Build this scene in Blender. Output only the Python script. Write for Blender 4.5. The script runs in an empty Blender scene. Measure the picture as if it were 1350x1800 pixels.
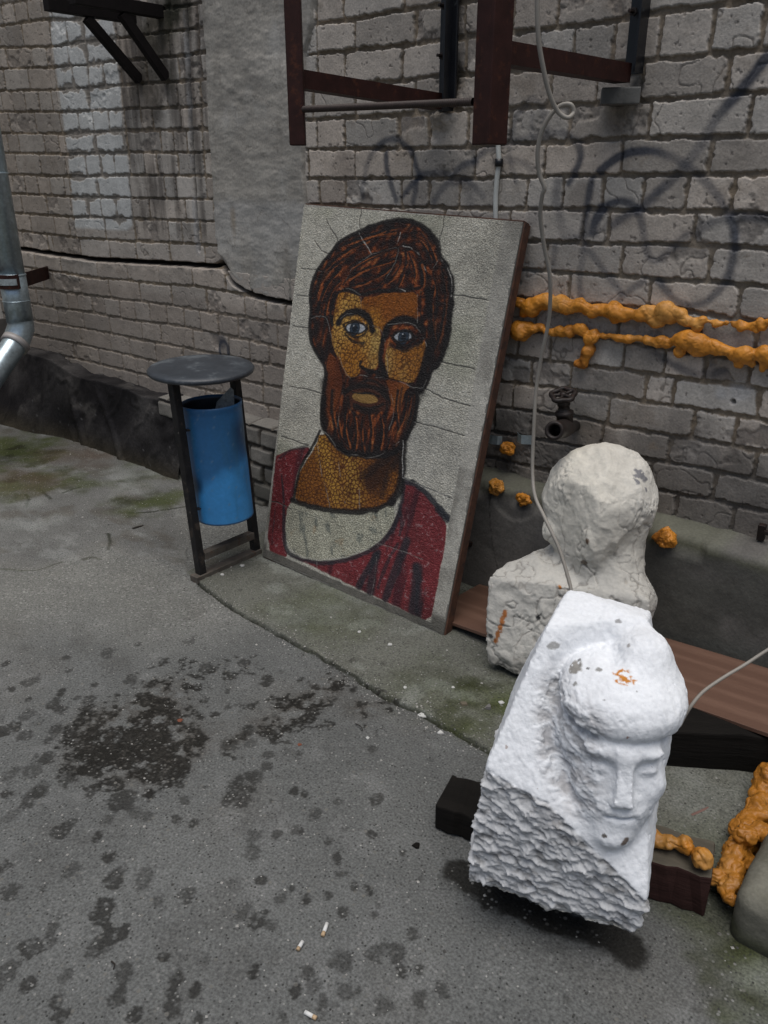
import bpy, bmesh, math, random
import numpy as np
from mathutils import Vector, Matrix
random.seed(7)
C = bpy.context.scene.collection
R = math.radians

# ------------------------------------------------------------ camera, sky, sun, exposure
CAM = np.array([0.0, -2.5, 1.5])
FPX, CX, CY, PITCH = 1400.0, 675.0, 900.0, R(22.85)
YAW = math.atan2(.651, .759)
cam = bpy.data.cameras.new("camera"); camo = bpy.data.objects.new("camera", cam); C.objects.link(camo)
camo.location = CAM; camo.rotation_euler = (R(90) - PITCH, 0, YAW)
cam.sensor_fit = 'VERTICAL'; cam.sensor_height = 24; cam.lens = FPX / 1800 * 24
cam.clip_start = .05; cam.clip_end = 500
bpy.context.scene.camera = camo
w = bpy.data.worlds.new("World"); bpy.context.scene.world = w; w.use_nodes = True
nt = w.node_tree; sky = nt.nodes.new('ShaderNodeTexSky'); sky.sky_type = 'NISHITA'
SUN_EL, SUN_AZ = R(62), R(-60)
sky.sun_disc = False; sky.sun_elevation = SUN_EL; sky.air_density = 1.0; sky.dust_density = 4.0; sky.ozone_density = .6
nt.links.new(sky.outputs[0], nt.nodes['Background'].inputs[0]); nt.nodes['Background'].inputs[1].default_value = .065
# sun comes from over the courtyard, to the right behind the camera
sd = Vector((.22, -.22, 1.5)).normalized()
SUN_EL = math.asin(sd.z); sky.sun_elevation = SUN_EL; sky.sun_rotation = math.atan2(sd.x, sd.y)
sl = bpy.data.lights.new("sun", 'SUN'); sl.energy = 2.1; sl.angle = R(55); sl.color = (1, .99, .97)
so = bpy.data.objects.new("sun", sl); C.objects.link(so); so.rotation_euler = sd.to_track_quat('Z', 'Y').to_euler()
vs = bpy.context.scene.view_settings
vs.view_transform = 'Standard'; vs.look = 'None'; vs.exposure = 0.22; vs.gamma = 1; vs.use_curve_mapping = False
bpy.context.scene.cycles.max_bounces = 6

# ------------------------------------------------------------ helpers: reading the photograph's geometry
RV = np.array([math.cos(YAW), math.sin(YAW), 0]); FV = np.array([-math.sin(YAW), math.cos(YAW), 0]); UV = np.array([0, 0, 1.])
def ray(px, py):
    r, u = px - CX, CY - py
    up = u * math.cos(PITCH) - FPX * math.sin(PITCH); fw = FPX * math.cos(PITCH) + u * math.sin(PITCH)
    return r * RV + fw * FV + up * UV
def on_y(px, py, y=0.):
    d = ray(px, py); return CAM + d * ((y - CAM[1]) / d[1])
def on_z(px, py, z=0.):
    d = ray(px, py); return CAM + d * ((z - CAM[2]) / d[2])
def on_x(px, py, x):
    d = ray(px, py); return CAM + d * ((x - CAM[0]) / d[0])
def at(px, py, fwd):                       # point at horizontal forward distance
    d = ray(px, py); return CAM + d * (fwd / (d @ FV))
def on_plane(px, py, p0, n):
    d = ray(px, py); return CAM + d * (((p0 - CAM) @ n) / (d @ n))

# ------------------------------------------------------------ helpers: numpy noise and 2-D shapes
_rng = np.random.RandomState(11); _perm = _rng.permutation(4096).astype(np.int64); _val = _rng.rand(4096)
def _h(*a):
    k = np.zeros_like(a[0])
    for c in a: k = _perm[(k + c) & 4095]
    return _val[k]
def noise(*cs, seed=0):                    # smooth value noise in -1..1, 2-D or 3-D
    i = [np.floor(c).astype(np.int64) for c in cs]; f = [c - np.floor(c) for c in cs]
    f = [t * t * (3 - 2 * t) for t in f]
    n = len(cs); out = 0
    for b in range(1 << n):
        wgt = 1; idx = [np.full_like(i[0], seed * 17 + 3)]
        for k in range(n):
            on = (b >> k) & 1; wgt = wgt * (f[k] if on else 1 - f[k]); idx.append(i[k] + on)
        out = out + wgt * _h(*idx)
    return out * 2 - 1
def fbm(*cs, seed=0, o=4, g=.5):
    s, a, t = 0, 1, 0
    for k in range(o):
        s = s + a * noise(*[c * 2 ** k + 7.3 * k for c in cs], seed=seed + k); t += a; a *= g
    return s / t
def worley(x, y, seed=0):                  # F1, F2, cell id
    ix, iy = np.floor(x).astype(np.int64), np.floor(y).astype(np.int64)
    f1 = np.full(x.shape, 9.); f2 = np.full(x.shape, 9.); cid = np.zeros(x.shape)
    for dx in (-1, 0, 1):
        for dy in (-1, 0, 1):
            a, b = ix + dx, iy + dy; s = np.full_like(a, seed + 5)
            d = np.hypot(a + _h(s, a, b) - x, b + _h(s + 9, a, b) - y); hit = d < f1
            f2 = np.where(hit, f1, np.minimum(f2, d)); cid = np.where(hit, _h(s + 21, a, b), cid); f1 = np.where(hit, d, f1)
    return f1, f2, cid
def sm(a, b, x):
    t = np.clip((x - a) / (b - a), 0, 1); return t * t * (3 - 2 * t)
def dline(x, y, pts):                      # distance to a polyline
    d = np.full(x.shape, 9.)
    for (x0, y0), (x1, y1) in zip(pts[:-1], pts[1:]):
        vx, vy = x1 - x0, y1 - y0; L = vx * vx + vy * vy + 1e-12
        t = np.clip(((x - x0) * vx + (y - y0) * vy) / L, 0, 1)
        d = np.minimum(d, np.hypot(x - x0 - t * vx, y - y0 - t * vy))
    return d
def dpoly(x, y, pts):                      # signed distance to a polygon, negative inside
    pts = list(pts); n = len(pts); ins = np.zeros(x.shape, bool)
    for k in range(n):
        (x0, y0), (x1, y1) = pts[k], pts[(k + 1) % n]
        if y0 == y1: continue
        c = ((y0 > y) != (y1 > y)) & (x < (x1 - x0) * (y - y0) / (y1 - y0) + x0); ins ^= c
    d = dline(x, y, pts + [pts[0]]); return np.where(ins, -d, d)
def chaikin(p, n=2, closed=False):
    p = [tuple(q) for q in p]
    for _ in range(n):
        q = [] if closed else [p[0]]
        pairs = list(zip(p, p[1:] + ([p[0]] if closed else [])))
        for a, b in pairs:
            q += [tuple(.75 * np.array(a) + .25 * np.array(b)), tuple(.25 * np.array(a) + .75 * np.array(b))]
        if not closed: q.append(p[-1])
        p = q
    return p
def mixc(col, c, m):
    return col + (np.asarray(c, float) - col) * m[..., None]

# ------------------------------------------------------------ helpers: meshes
def fast(name, V, F, mat, parent=None, col=None, smooth=True):
    V = np.asarray(V, np.float32).reshape(-1, 3); F = np.asarray(F, np.int32); n, k = F.shape
    me = bpy.data.meshes.new(name); me.vertices.add(len(V)); me.vertices.foreach_set('co', V.ravel())
    me.loops.add(n * k); me.loops.foreach_set('vertex_index', F.ravel())
    me.polygons.add(n); me.polygons.foreach_set('loop_start', np.arange(0, n * k, k, dtype=np.int32))
    me.polygons.foreach_set('loop_total', np.full(n, k, np.int32))
    me.polygons.foreach_set('use_smooth', np.full(n, smooth, bool))
    me.update(calc_edges=True); me.validate()
    if col is not None:
        a = me.color_attributes.new('Col', 'FLOAT_COLOR', 'POINT')
        c = np.ones((len(V), 4), np.float32); col = np.asarray(col).reshape(len(V), -1); c[:, :col.shape[1]] = col
        a.data.foreach_set('color', c.ravel())
    me.materials.append(mat); o = bpy.data.objects.new(name, me); C.objects.link(o)
    if parent: o.parent = parent
    return o
def grid_faces(nu, nv):
    i = np.arange(nu - 1)[:, None] * nv + np.arange(nv - 1)[None]; i = i.ravel()
    return np.stack([i, i + nv, i + nv + 1, i + 1], 1)
def from_bm(name, bm, mat, parent=None, smooth=False, bevel=0):
    bmesh.ops.recalc_face_normals(bm, faces=bm.faces)
    me = bpy.data.meshes.new(name); bm.to_mesh(me); bm.free(); me.materials.append(mat)
    for p in me.polygons: p.use_smooth = smooth
    o = bpy.data.objects.new(name, me); C.objects.link(o)
    if parent: o.parent = parent
    if bevel:
        b = o.modifiers.new('b', 'BEVEL'); b.width = bevel; b.segments = 2; b.limit_method = 'ANGLE'
    return o
def add_bar(bm, a, b, wx, wy, up=(0, 0, 1), roll=0):         # box section from a to b
    a, b = Vector(a), Vector(b); d = (b - a); L = d.length; d.normalize(); u = Vector(up)
    s = d.cross(u)
    if s.length < 1e-4: s = d.cross(Vector((0, 1, 0)))
    s.normalize(); u = s.cross(d).normalized()
    if roll: q = Matrix.Rotation(roll, 3, d); s = q @ s; u = q @ u
    vs = [bm.verts.new(p + s * (i * wx / 2) + u * (j * wy / 2)) for p in (a, b) for i, j in ((-1, -1), (1, -1), (1, 1), (-1, 1))]
    for f in ((0, 1, 2, 3), (7, 6, 5, 4), (0, 4, 5, 1), (1, 5, 6, 2), (2, 6, 7, 3), (3, 7, 4, 0)): bm.faces.new([vs[i] for i in f])
def bar(name, a, b, wx, wy, mat, parent=None, up=(0, 0, 1), roll=0, bevel=.0015):
    bm = bmesh.new(); add_bar(bm, a, b, wx, wy, up, roll); return from_bm(name, bm, mat, parent, bevel=bevel)
def add_box(bm, lo, hi):
    add_bar(bm, ((lo[0]+hi[0])/2, (lo[1]+hi[1])/2, lo[2]), ((lo[0]+hi[0])/2, (lo[1]+hi[1])/2, hi[2]), abs(hi[0]-lo[0]), abs(hi[1]-lo[1]), up=(0, 1, 0))
def add_angle(bm, a, b, wd, t, s, u):                        # steel angle section with flanges along s and u
    a, b, s, u = Vector(a), Vector(b), Vector(s).normalized(), Vector(u).normalized()
    prof = [(0, 0), (wd, 0), (wd, t), (t, t), (t, wd), (0, wd)]
    A = [bm.verts.new(a + s * p + u * q) for p, q in prof]; B = [bm.verts.new(b + s * p + u * q) for p, q in prof]
    n = len(prof); bm.faces.new(A[::-1]); bm.faces.new(B)
    for i in range(n): bm.faces.new((A[i], A[(i+1) % n], B[(i+1) % n], B[i]))
def tube_arrays(pts, rad, n=10, closed_caps=True):
    P = np.array([np.asarray(p, float) for p in pts]); m = len(P); rad = np.broadcast_to(rad, (m,))
    T = np.gradient(P, axis=0); T /= np.linalg.norm(T, axis=1)[:, None] + 1e-12
    N = np.cross(T[0], [0, 0, 1.]);
    if np.linalg.norm(N) < .1: N = np.cross(T[0], [1., 0, 0])
    N /= np.linalg.norm(N); V = []
    for k in range(m):
        N = N - T[k] * (N @ T[k]); N /= np.linalg.norm(N); B = np.cross(T[k], N)
        for j in range(n):
            a = 2 * math.pi * j / n; V.append(P[k] + rad[k] * (math.cos(a) * N + math.sin(a) * B))
    F = [(k*n+j, k*n+(j+1) % n, (k+1)*n+(j+1) % n, (k+1)*n+j) for k in range(m-1) for j in range(n)]
    return np.array(V), np.array(F)
def tube(name, pts, rad, mat, parent=None, n=10):
    V, F = tube_arrays(pts, rad, n); return fast(name, V, F, mat, parent)
def catmull(pts, k=8):
    P = [np.asarray(p, float) for p in pts]; P = [2*P[0]-P[1]] + P + [2*P[-1]-P[-2]]; out = []
    for i in range(1, len(P) - 2):
        for j in range(k):
            t = j / k; a, b, c, d = P[i-1], P[i], P[i+1], P[i+2]
            out.append(.5 * (2*b + (c-a)*t + (2*a-5*b+4*c-d)*t*t + (3*b-3*c+d-a)*t**3))
    out.append(P[-2]); return out
def lathe(name, c, axis, prof, mat, parent=None, n=32, smooth=True):   # prof: (distance along axis, radius)
    c = Vector(c); ax = Vector(axis).normalized(); s = ax.orthogonal().normalized(); u = ax.cross(s)
    bm = bmesh.new(); rings = []
    for h, r in prof:
        rings.append([bm.verts.new(c + ax*h + s*(r*math.cos(2*math.pi*k/n)) + u*(r*math.sin(2*math.pi*k/n))) for k in range(n)])
    for A, B in zip(rings, rings[1:]):
        for k in range(n): bm.faces.new((A[k], A[(k+1) % n], B[(k+1) % n], B[k]))
    if prof[0][1] > 1e-4 : bm.faces.new(rings[0][::-1])
    if prof[-1][1] > 1e-4: bm.faces.new(rings[-1])
    bmesh.ops.remove_doubles(bm, verts=bm.verts, dist=1e-6)
    return from_bm(name, bm, mat, parent, smooth=smooth)
def tag(o, label, cat, group=None):
    o['label'] = label; o['category'] = cat
    if group: o['group'] = group
    return o
def thing(name, label, cat, loc=(0, 0, 0), group=None):
    o = bpy.data.objects.new(name, None); C.objects.link(o); o.location = Vector(loc); o.empty_display_size = .05
    return tag(o, label, cat, group)
def adopt(root):                           # children were built in world space
    bpy.context.view_layer.update()
    for ch in C.objects:
        if ch.parent == root: ch.location = ch.location - root.location

# ------------------------------------------------------------ signed distance modelling + surface nets
def surfnet(f, lo, hi, h):
    lo, hi = np.array(lo, float), np.array(hi, float); n = np.ceil((hi - lo) / h).astype(int) + 1
    ax = [lo[k] + h * np.arange(n[k]) for k in range(3)]
    F = np.empty(n, np.float32)
    for i in range(n[0]):
        Y, Z = np.meshgrid(ax[1], ax[2], indexing='ij'); F[i] = f(np.full_like(Y, ax[0][i]), Y, Z)
    I = F < 0; c = [slice(0, -1), slice(1, None)]
    cnt = sum(I[c[a], c[b], c[d]].astype(np.int8) for a in (0, 1) for b in (0, 1) for d in (0, 1))
    act = (cnt > 0) & (cnt < 8); idx = -np.ones(act.shape, np.int32); A = np.argwhere(act); idx[act] = np.arange(len(A))
    acc = np.zeros((len(A), 3)); num = np.zeros(len(A)); i, j, k = A.T
    corners = [(a, b, d) for a in (0, 1) for b in (0, 1) for d in (0, 1)]
    for p in corners:
        for axn in range(3):
            if p[axn]: continue
            q = list(p); q[axn] = 1
            f0 = F[i+p[0], j+p[1], k+p[2]]; f1 = F[i+q[0], j+q[1], k+q[2]]; s = (f0 < 0) != (f1 < 0)
            t = np.where(s, f0 / np.where(s, f0 - f1, 1), 0); pos = np.tile(np.array(p, float), (len(A), 1)); pos[:, axn] += t
            acc += pos * s[:, None]; num += s
    V = lo + (A + acc / num[:, None]) * h; Q = []
    for axn in range(3):
        s0 = [slice(None)] * 3; s1 = [slice(None)] * 3; s0[axn] = slice(0, -1); s1[axn] = slice(1, None)
        cr = I[tuple(s0)] != I[tuple(s1)]; E = np.argwhere(cr); o1, o2 = [(1, 2), (2, 0), (0, 1)][axn]
        ok = (E[:, o1] > 0) & (E[:, o2] > 0) & (E[:, o1] < n[o1]-1) & (E[:, o2] < n[o2]-1); E = E[ok]
        def cell(d1, d2):
            e = E.copy(); e[:, o1] -= d1; e[:, o2] -= d2; return idx[e[:, 0], e[:, 1], e[:, 2]]
        q = np.stack([cell(0, 0), cell(1, 0), cell(1, 1), cell(0, 1)], 1)
        flip = I[E[:, 0], E[:, 1], E[:, 2]] ; q = np.where(flip[:, None], q, q[:, ::-1]); Q.append(q)
    Q = np.concatenate(Q); Q = Q[(Q >= 0).all(1)]
    return V, Q
def subdivide(V, F):                         # each quad into four
    n = len(V); E = np.concatenate([F[:, [k, (k+1) % 4]] for k in range(4)]); E.sort(1)
    u, inv = np.unique(E[:, 0].astype(np.int64)*n + E[:, 1], return_inverse=True); a, b = u // n, u % n; m = len(F)
    mid = (V[a] + V[b])/2; cen = V[F].mean(1); e = [n + inv[k*m:(k+1)*m] for k in range(4)]; c = n + len(u) + np.arange(m)
    F2 = np.concatenate([np.stack([F[:, k], e[k], c, e[(k-1) % 4]], 1) for k in range(4)])
    return np.concatenate([V, mid, cen]), F2
def grad(f, V, e=.004):
    x, y, z = V.T
    g = np.stack([f(x+e, y, z)-f(x-e, y, z), f(x, y+e, z)-f(x, y-e, z), f(x, y, z+e)-f(x, y, z-e)], 1)
    return g / (np.linalg.norm(g, axis=1)[:, None] + 1e-9)
def ell(x, y, z, c, r, rot=None):
    p = np.stack([x - c[0], y - c[1], z - c[2]], -1)
    if rot is not None: p = p @ rot
    k0 = np.linalg.norm(p / r, axis=-1); k1 = np.linalg.norm(p / (np.array(r) ** 2), axis=-1)
    return k0 * (k0 - 1) / (k1 + 1e-9)
def smin(a, b, k): h = np.clip(.5 + .5 * (b - a) / k, 0, 1); return b + (a - b) * h - k * h * (1 - h)
def smax(a, b, k): return -smin(-a, -b, k)
def capsule(x, y, z, a, b, ra, rb):
    a, b = np.array(a, float), np.array(b, float); d = b - a; L = d @ d
    t = np.clip(((x-a[0])*d[0] + (y-a[1])*d[1] + (z-a[2])*d[2]) / L, 0, 1)
    return np.sqrt((x-a[0]-t*d[0])**2 + (y-a[1]-t*d[1])**2 + (z-a[2]-t*d[2])**2) - (ra + (rb-ra)*t)
def hull_planes(P):
    P = np.array(P, float); pl = []; n = len(P)
    for i in range(n):
        for j in range(i+1, n):
            for k in range(j+1, n):
                nn = np.cross(P[j]-P[i], P[k]-P[i]); L = np.linalg.norm(nn)
                if L < 1e-7: continue
                nn /= L; d = P @ nn - P[i] @ nn
                if d.max() < 1e-6: pl.append((nn, P[i] @ nn))
                elif d.min() > -1e-6: pl.append((-nn, -(P[i] @ nn)))
    out = []
    for a in pl:
        if not any(np.allclose(a[0], b[0], atol=1e-4) for b in out): out.append(a)
    return out

# ------------------------------------------------------------ materials
def lk(nt, a, b): nt.links.new(a, b)
def material(name, color=None, attr=False, rough=.8, metal=0., var=.25, vscale=12., bump=.3, bscale=60., bdist=.003, spec=.5, fine=None, pebbles=None, rough_attr=False, speck=None):
    m = bpy.data.materials.new(name); m.use_nodes = True; nt = m.node_tree; N = nt.nodes; b = N['Principled BSDF']
    tc = N.new('ShaderNodeTexCoord'); geo = tc.outputs['Object']
    if attr:
        at_ = N.new('ShaderNodeAttribute'); at_.attribute_name = 'Col'; base = at_.outputs['Color']
        if rough_attr:
            mr = N.new('ShaderNodeMath'); mr.operation = 'MULTIPLY'; mr.inputs[1].default_value = rough; lk(nt, at_.outputs['Alpha'], mr.inputs[0]); lk(nt, mr.outputs[0], b.inputs['Roughness'])
    else:
        rgb = N.new('ShaderNodeRGB'); rgb.outputs[0].default_value = (*color, 1); base = rgb.outputs[0]
    if not rough_attr: b.inputs['Roughness'].default_value = rough
    b.inputs['Metallic'].default_value = metal; b.inputs['Specular IOR Level'].default_value = spec
    n1 = N.new('ShaderNodeTexNoise'); n1.inputs['Scale'].default_value = vscale; n1.inputs['Detail'].default_value = 8; n1.inputs['Roughness'].default_value = .65; lk(nt, geo, n1.inputs['Vector'])
    mp = N.new('ShaderNodeMapRange'); mp.inputs['From Min'].default_value = .3; mp.inputs['From Max'].default_value = .7
    mp.inputs['To Min'].default_value = 1 - var; mp.inputs['To Max'].default_value = 1 + var; lk(nt, n1.outputs['Fac'], mp.inputs['Value'])
    mx = N.new('ShaderNodeVectorMath'); mx.operation = 'SCALE'; lk(nt, base, mx.inputs[0]); lk(nt, mp.outputs[0], mx.inputs['Scale']); out = mx.outputs[0]
    if fine:
        n2 = N.new('ShaderNodeTexNoise'); n2.inputs['Scale'].default_value = fine[0]; n2.inputs['Detail'].default_value = 4; lk(nt, geo, n2.inputs['Vector'])
        m2 = N.new('ShaderNodeMapRange'); m2.inputs['From Min'].default_value = .3; m2.inputs['From Max'].default_value = .7
        m2.inputs['To Min'].default_value = 1 - fine[1]; m2.inputs['To Max'].default_value = 1 + fine[1]; lk(nt, n2.outputs['Fac'], m2.inputs['Value'])
        x2 = N.new('ShaderNodeVectorMath'); x2.operation = 'SCALE'; lk(nt, out, x2.inputs[0]); lk(nt, m2.outputs[0], x2.inputs['Scale']); out = x2.outputs[0]
    for sc, thr, amt, colr in (pebbles or []):      # pale stones: one voronoi dot per cell, only in some cells
        v = N.new('ShaderNodeTexVoronoi'); v.inputs['Scale'].default_value = sc; lk(nt, geo, v.inputs['Vector'])
        sp = N.new('ShaderNodeSeparateColor'); lk(nt, v.outputs['Color'], sp.inputs[0])
        g1 = N.new('ShaderNodeMapRange'); g1.inputs['From Min'].default_value = amt; g1.inputs['From Max'].default_value = min(1, amt + .3); lk(nt, sp.outputs[0], g1.inputs['Value'])
        th = N.new('ShaderNodeMapRange'); th.inputs['From Min'].default_value = thr; th.inputs['From Max'].default_value = thr * .6; lk(nt, v.outputs['Distance'], th.inputs['Value'])
        mu = N.new('ShaderNodeMath'); mu.operation = 'MULTIPLY'; lk(nt, g1.outputs[0], mu.inputs[0]); lk(nt, th.outputs[0], mu.inputs[1])
        mm = N.new('ShaderNodeMix'); mm.data_type = 'RGBA'; lk(nt, mu.outputs[0], mm.inputs['Factor']); lk(nt, out, mm.inputs['A']); mm.inputs['B'].default_value = (*colr, 1); out = mm.outputs['Result']
    if speck:                                       # small patches (flaking, rust, dirt)
        sc, lo_, hi_, colr = speck
        v = N.new('ShaderNodeTexNoise'); v.inputs['Scale'].default_value = sc; v.inputs['Detail'].default_value = 6; v.inputs['Roughness'].default_value = .7; lk(nt, geo, v.inputs['Vector'])
        th = N.new('ShaderNodeMapRange'); th.inputs['From Min'].default_value = lo_; th.inputs['From Max'].default_value = hi_; lk(nt, v.outputs['Fac'], th.inputs['Value'])
        mm = N.new('ShaderNodeMix'); mm.data_type = 'RGBA'; lk(nt, th.outputs[0], mm.inputs['Factor']); lk(nt, out, mm.inputs['A']); mm.inputs['B'].default_value = (*colr, 1); out = mm.outputs['Result']
    lk(nt, out, b.inputs['Base Color'])
    if bump:
        nb = N.new('ShaderNodeTexNoise'); nb.inputs['Scale'].default_value = bscale; nb.inputs['Detail'].default_value = 6; nb.inputs['Roughness'].default_value = .6; lk(nt, geo, nb.inputs['Vector'])
        bu = N.new('ShaderNodeBump'); bu.inputs['Strength'].default_value = bump; bu.inputs['Distance'].default_value = bdist
        lk(nt, nb.outputs['Fac'], bu.inputs['Height']); lk(nt, bu.outputs[0], b.inputs['Normal'])
    return m
M_brick = material('weathered_brick', attr=True, rough=.92, var=.16, vscale=9, fine=(150, .15), bump=.55, bscale=150, bdist=.003, spec=.12, speck=(11, .64, .74, (.22, .185, .15)))
M_plaster = material('cement_plaster', attr=True, rough=.9, var=.22, vscale=4, fine=(120, .14), bump=.5, bscale=110, bdist=.003, spec=.25)
M_ground = material('worn_concrete', attr=True, rough=.85, rough_attr=True, var=.14, vscale=5, fine=(170, .36), bump=1.0, bscale=110, bdist=.006, spec=.12,
                    pebbles=[(48, .26, .80, (.15, .145, .13)), (85, .34, .74, (.21, .21, .20)), (120, .38, .66, (.04, .04, .038)), (70, .20, .90, (.33, .33, .31))])
M_stone = material('painted_stone', attr=True, rough=.8, var=.05, vscale=14, fine=(110, .06), bump=.5, bscale=150, bdist=.003, spec=.15, speck=(55, .70, .76, (.42, .40, .38)))
M_paint = material('mosaic_paint', attr=True, rough=.55, var=.16, vscale=30, fine=(190, .24), bump=.9, bscale=170, bdist=.005, spec=.3)
M_black = material('bitumen_membrane', attr=True, rough=.6, var=.4, vscale=9, fine=(90, .3), bump=.6, bscale=50, bdist=.006, spec=.2)
M_rust = material('rusty_brown_steel', (.030, .010, .008), rough=.6, spec=.25, var=.35, vscale=20, bump=.3, bscale=120, bdist=.001, speck=(28, .55, .75, (.09, .03, .015)))
M_darkpaint = material('black_painted_steel', (.017, .016, .016), rough=.6, spec=.25, var=.4, vscale=20, bump=.35, bscale=70, bdist=.001, speck=(16, .56, .70, (.075, .058, .045)))
M_deck = material('black_arm_steel', (.009, .007, .007), rough=.85, spec=.2, var=.4, vscale=15, bump=.3, bscale=90, bdist=.001)
M_rebar = material('rebar_steel', (.035, .022, .017), rough=.6, var=.3, vscale=60, bump=.2, bscale=200, bdist=.001)
M_zinc = material('galvanised_steel', (.42, .50, .54), rough=.33, metal=.7, var=.22, vscale=26, fine=(60, .12), bump=.1, bscale=30, bdist=.002, speck=(7, .6, .8, (.16, .2, .22)))
M_foam = material('polyurethane_foam', attr=True, rough=.5, var=.2, vscale=22, fine=(60, .14), bump=.25, bscale=60, bdist=.002, spec=.4)
M_cord = material('grey_cable_sheath', (.26, .24, .21), rough=.55, var=.2, vscale=8, bump=0)
M_cordw = material('white_conduit', (.50, .52, .50), rough=.5, var=.12, vscale=8, bump=0)
M_iron = material('old_cast_iron', (.018, .012, .010), rough=.55, metal=.2, var=.4, vscale=40, bump=.4, bscale=120, bdist=.001, speck=(60, .58, .72, (.06, .022, .014)))
M_rustedge = material('rust_edge', (.075, .032, .018), rough=.8, var=.4, vscale=25, bump=.5, bscale=120, bdist=.002, speck=(30, .5, .65, (.035, .018, .014)))

# ------------------------------------------------------------ ground
def axis(parts):
    out = []
    for a, b, s in parts: out.append(np.arange(a, b - 1e-6, s))
    out.append([parts[-1][1]]); return np.concatenate(out)
def XY(pts, z=0.): return [tuple(on_z(x, y, z)[:2]) for x, y in pts]
gx = axis([(-60, -12, 8), (-12, -5.7, .35), (-5.7, -3.2, .008), (-3.2, .1, .0042), (.1, 1.5, .05), (1.5, 10, .5), (10, 60, 8)])
gy = axis([(-60, -12, 8), (-12, -3, .5), (-3, -2.32, .04), (-2.32, -.05, .0042), (-.05, .4, .05), (.4, 4, .6), (4, 60, 8)])
GX, GY = np.meshgrid(gx, gy, indexing='ij'); x, y = GX.ravel(), GY.ravel()
wx, wy = x + .012 * fbm(x*14, y*14, seed=1), y + .012 * fbm(x*14, y*14, seed=2)
ww = x + .03 * fbm(x*5, y*5, seed=3), y + .03 * fbm(x*5, y*5, seed=4)
col = np.tile(np.array([.121, .124, .120]), (len(x), 1)); rgh = np.ones(len(x)); hz = .004 * fbm(x*2.2, y*2.2, seed=5) + .0012 * fbm(x*30, y*30, seed=6, o=3)
col *= (1 + .16 * fbm(x*1.7, y*1.7, seed=7))[:, None]
big = fbm(x*3.1, y*3.1, seed=8)
col = mixc(col, (.120, .118, .110), sm(.1, .5, big) * .5); col = mixc(col, (.17, .172, .168), sm(.15, .6, fbm(x*12, y*12, seed=9, o=5)) * .4); col = mixc(col, (.075, .074, .070), sm(.2, .6, -fbm(x*8, y*8, seed=10, o=5)) * .4)
# the older, smoother screed at the far left and its broken edge
scr = XY([(-200, 1010), (0, 1000), (55, 1006), (110, 998), (150, 985), (185, 962), (235, 985), (290, 985), (330, 1010), (335, 860), (300, 700), (-300, 500)])
ds = dpoly(ww[0], ww[1], scr); ins = sm(.006, -.006, ds)
col = mixc(col, (.140, .138, .130), ins * .65); col = mixc(col, (.22, .225, .215), ins * sm(.1, .45, fbm(x*7+y*3, y*12, seed=47, o=6, g=.6)) * .6); col = mixc(col, (.08, .07, .055), ins * sm(.15, .5, fbm(x*6, y*10, seed=48, o=5)) * .5); hz += ins * .005
crk = XY([(-60, 996), (0, 1000), (55, 1006), (80, 1001), (110, 990)]); col = mixc(col, (.03, .035, .02), sm(.007, .002, dline(wx, wy, crk)) * .8)
for c in ([(145, 985), (160, 980), (175, 984)], [(190, 940), (195, 953), (189, 966)], [(70, 862), (90, 878)], [(45, 892), (52, 880), (48, 870)], [(112, 868), (140, 858)], [(225, 903), (270, 902), (330, 892)]):
    col = mixc(col, (.02, .022, .014), sm(.012, .003, dline(wx, wy, XY(c))) * .85)
# coarse band in front of it, washed out and full of aggregate
coarse = sm(-.12, .05, ds) * sm(.75, .25, ds); f1, f2, cid = worley(x*70, y*70, seed=3)
peb = sm(.36, .2, f1) * (cid > .35) * (coarse * .9 + .08 * (cid > .93)) ; hz += peb * .0018
col = mixc(col, (.21, .205, .18), coarse * .38); col = col * (1 + peb * (cid - .3) * 1.1)[:, None]
# slab along the wall, one shallow step up, with an open joint
line = [(250, 945), (300, 985), (350, 1028), (389, 1060), (440, 1090), (500, 1122), (550, 1149), (600, 1178), (640, 1203), (680, 1229), (733, 1253), (800, 1290), (853, 1322), (960, 1388), (1120, 1480), (1350, 1620), (1700, 1850)]
L = XY(line); slab = L + [(3, -.9), (3, .5), (-5, .5)]
dl = dline(x + .007*fbm(x*25, y*25, seed=12, o=3), y + .007*fbm(x*25, y*25, seed=13, o=3), L); dsl = dpoly(x, y, slab); si = sm(.006, -.004, dsl) * (x > -2.38 - .15*(y+1.65))
col = mixc(col, (.132, .134, .112), si * .8); hz += si * .010
mossy = sm(-.05, .55, fbm(x*3.3, y*3.3, seed=20, o=5)) * si
col = mixc(col, (.090, .096, .066), mossy * .6); col = mixc(col, (.21, .22, .195), sm(.25, .5, fbm(x*6, y*6, seed=23, o=5)) * si * .7)
jm = sm(.0062, .003, dl) * (x > -2.42) * sm(-.45, -.1, fbm(x*9, y*9, seed=14) + .25); hz -= jm * .016; col = mixc(col, (.022, .024, .017), sm(.0075, .003, dl) * (x > -2.42) * .85)
col = mixc(col, (.035, .036, .03), sm(.04, .0, dl) * sm(.0, .5, fbm(x*12, y*12, seed=15)) * (x > -2.4) * .5)
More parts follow.
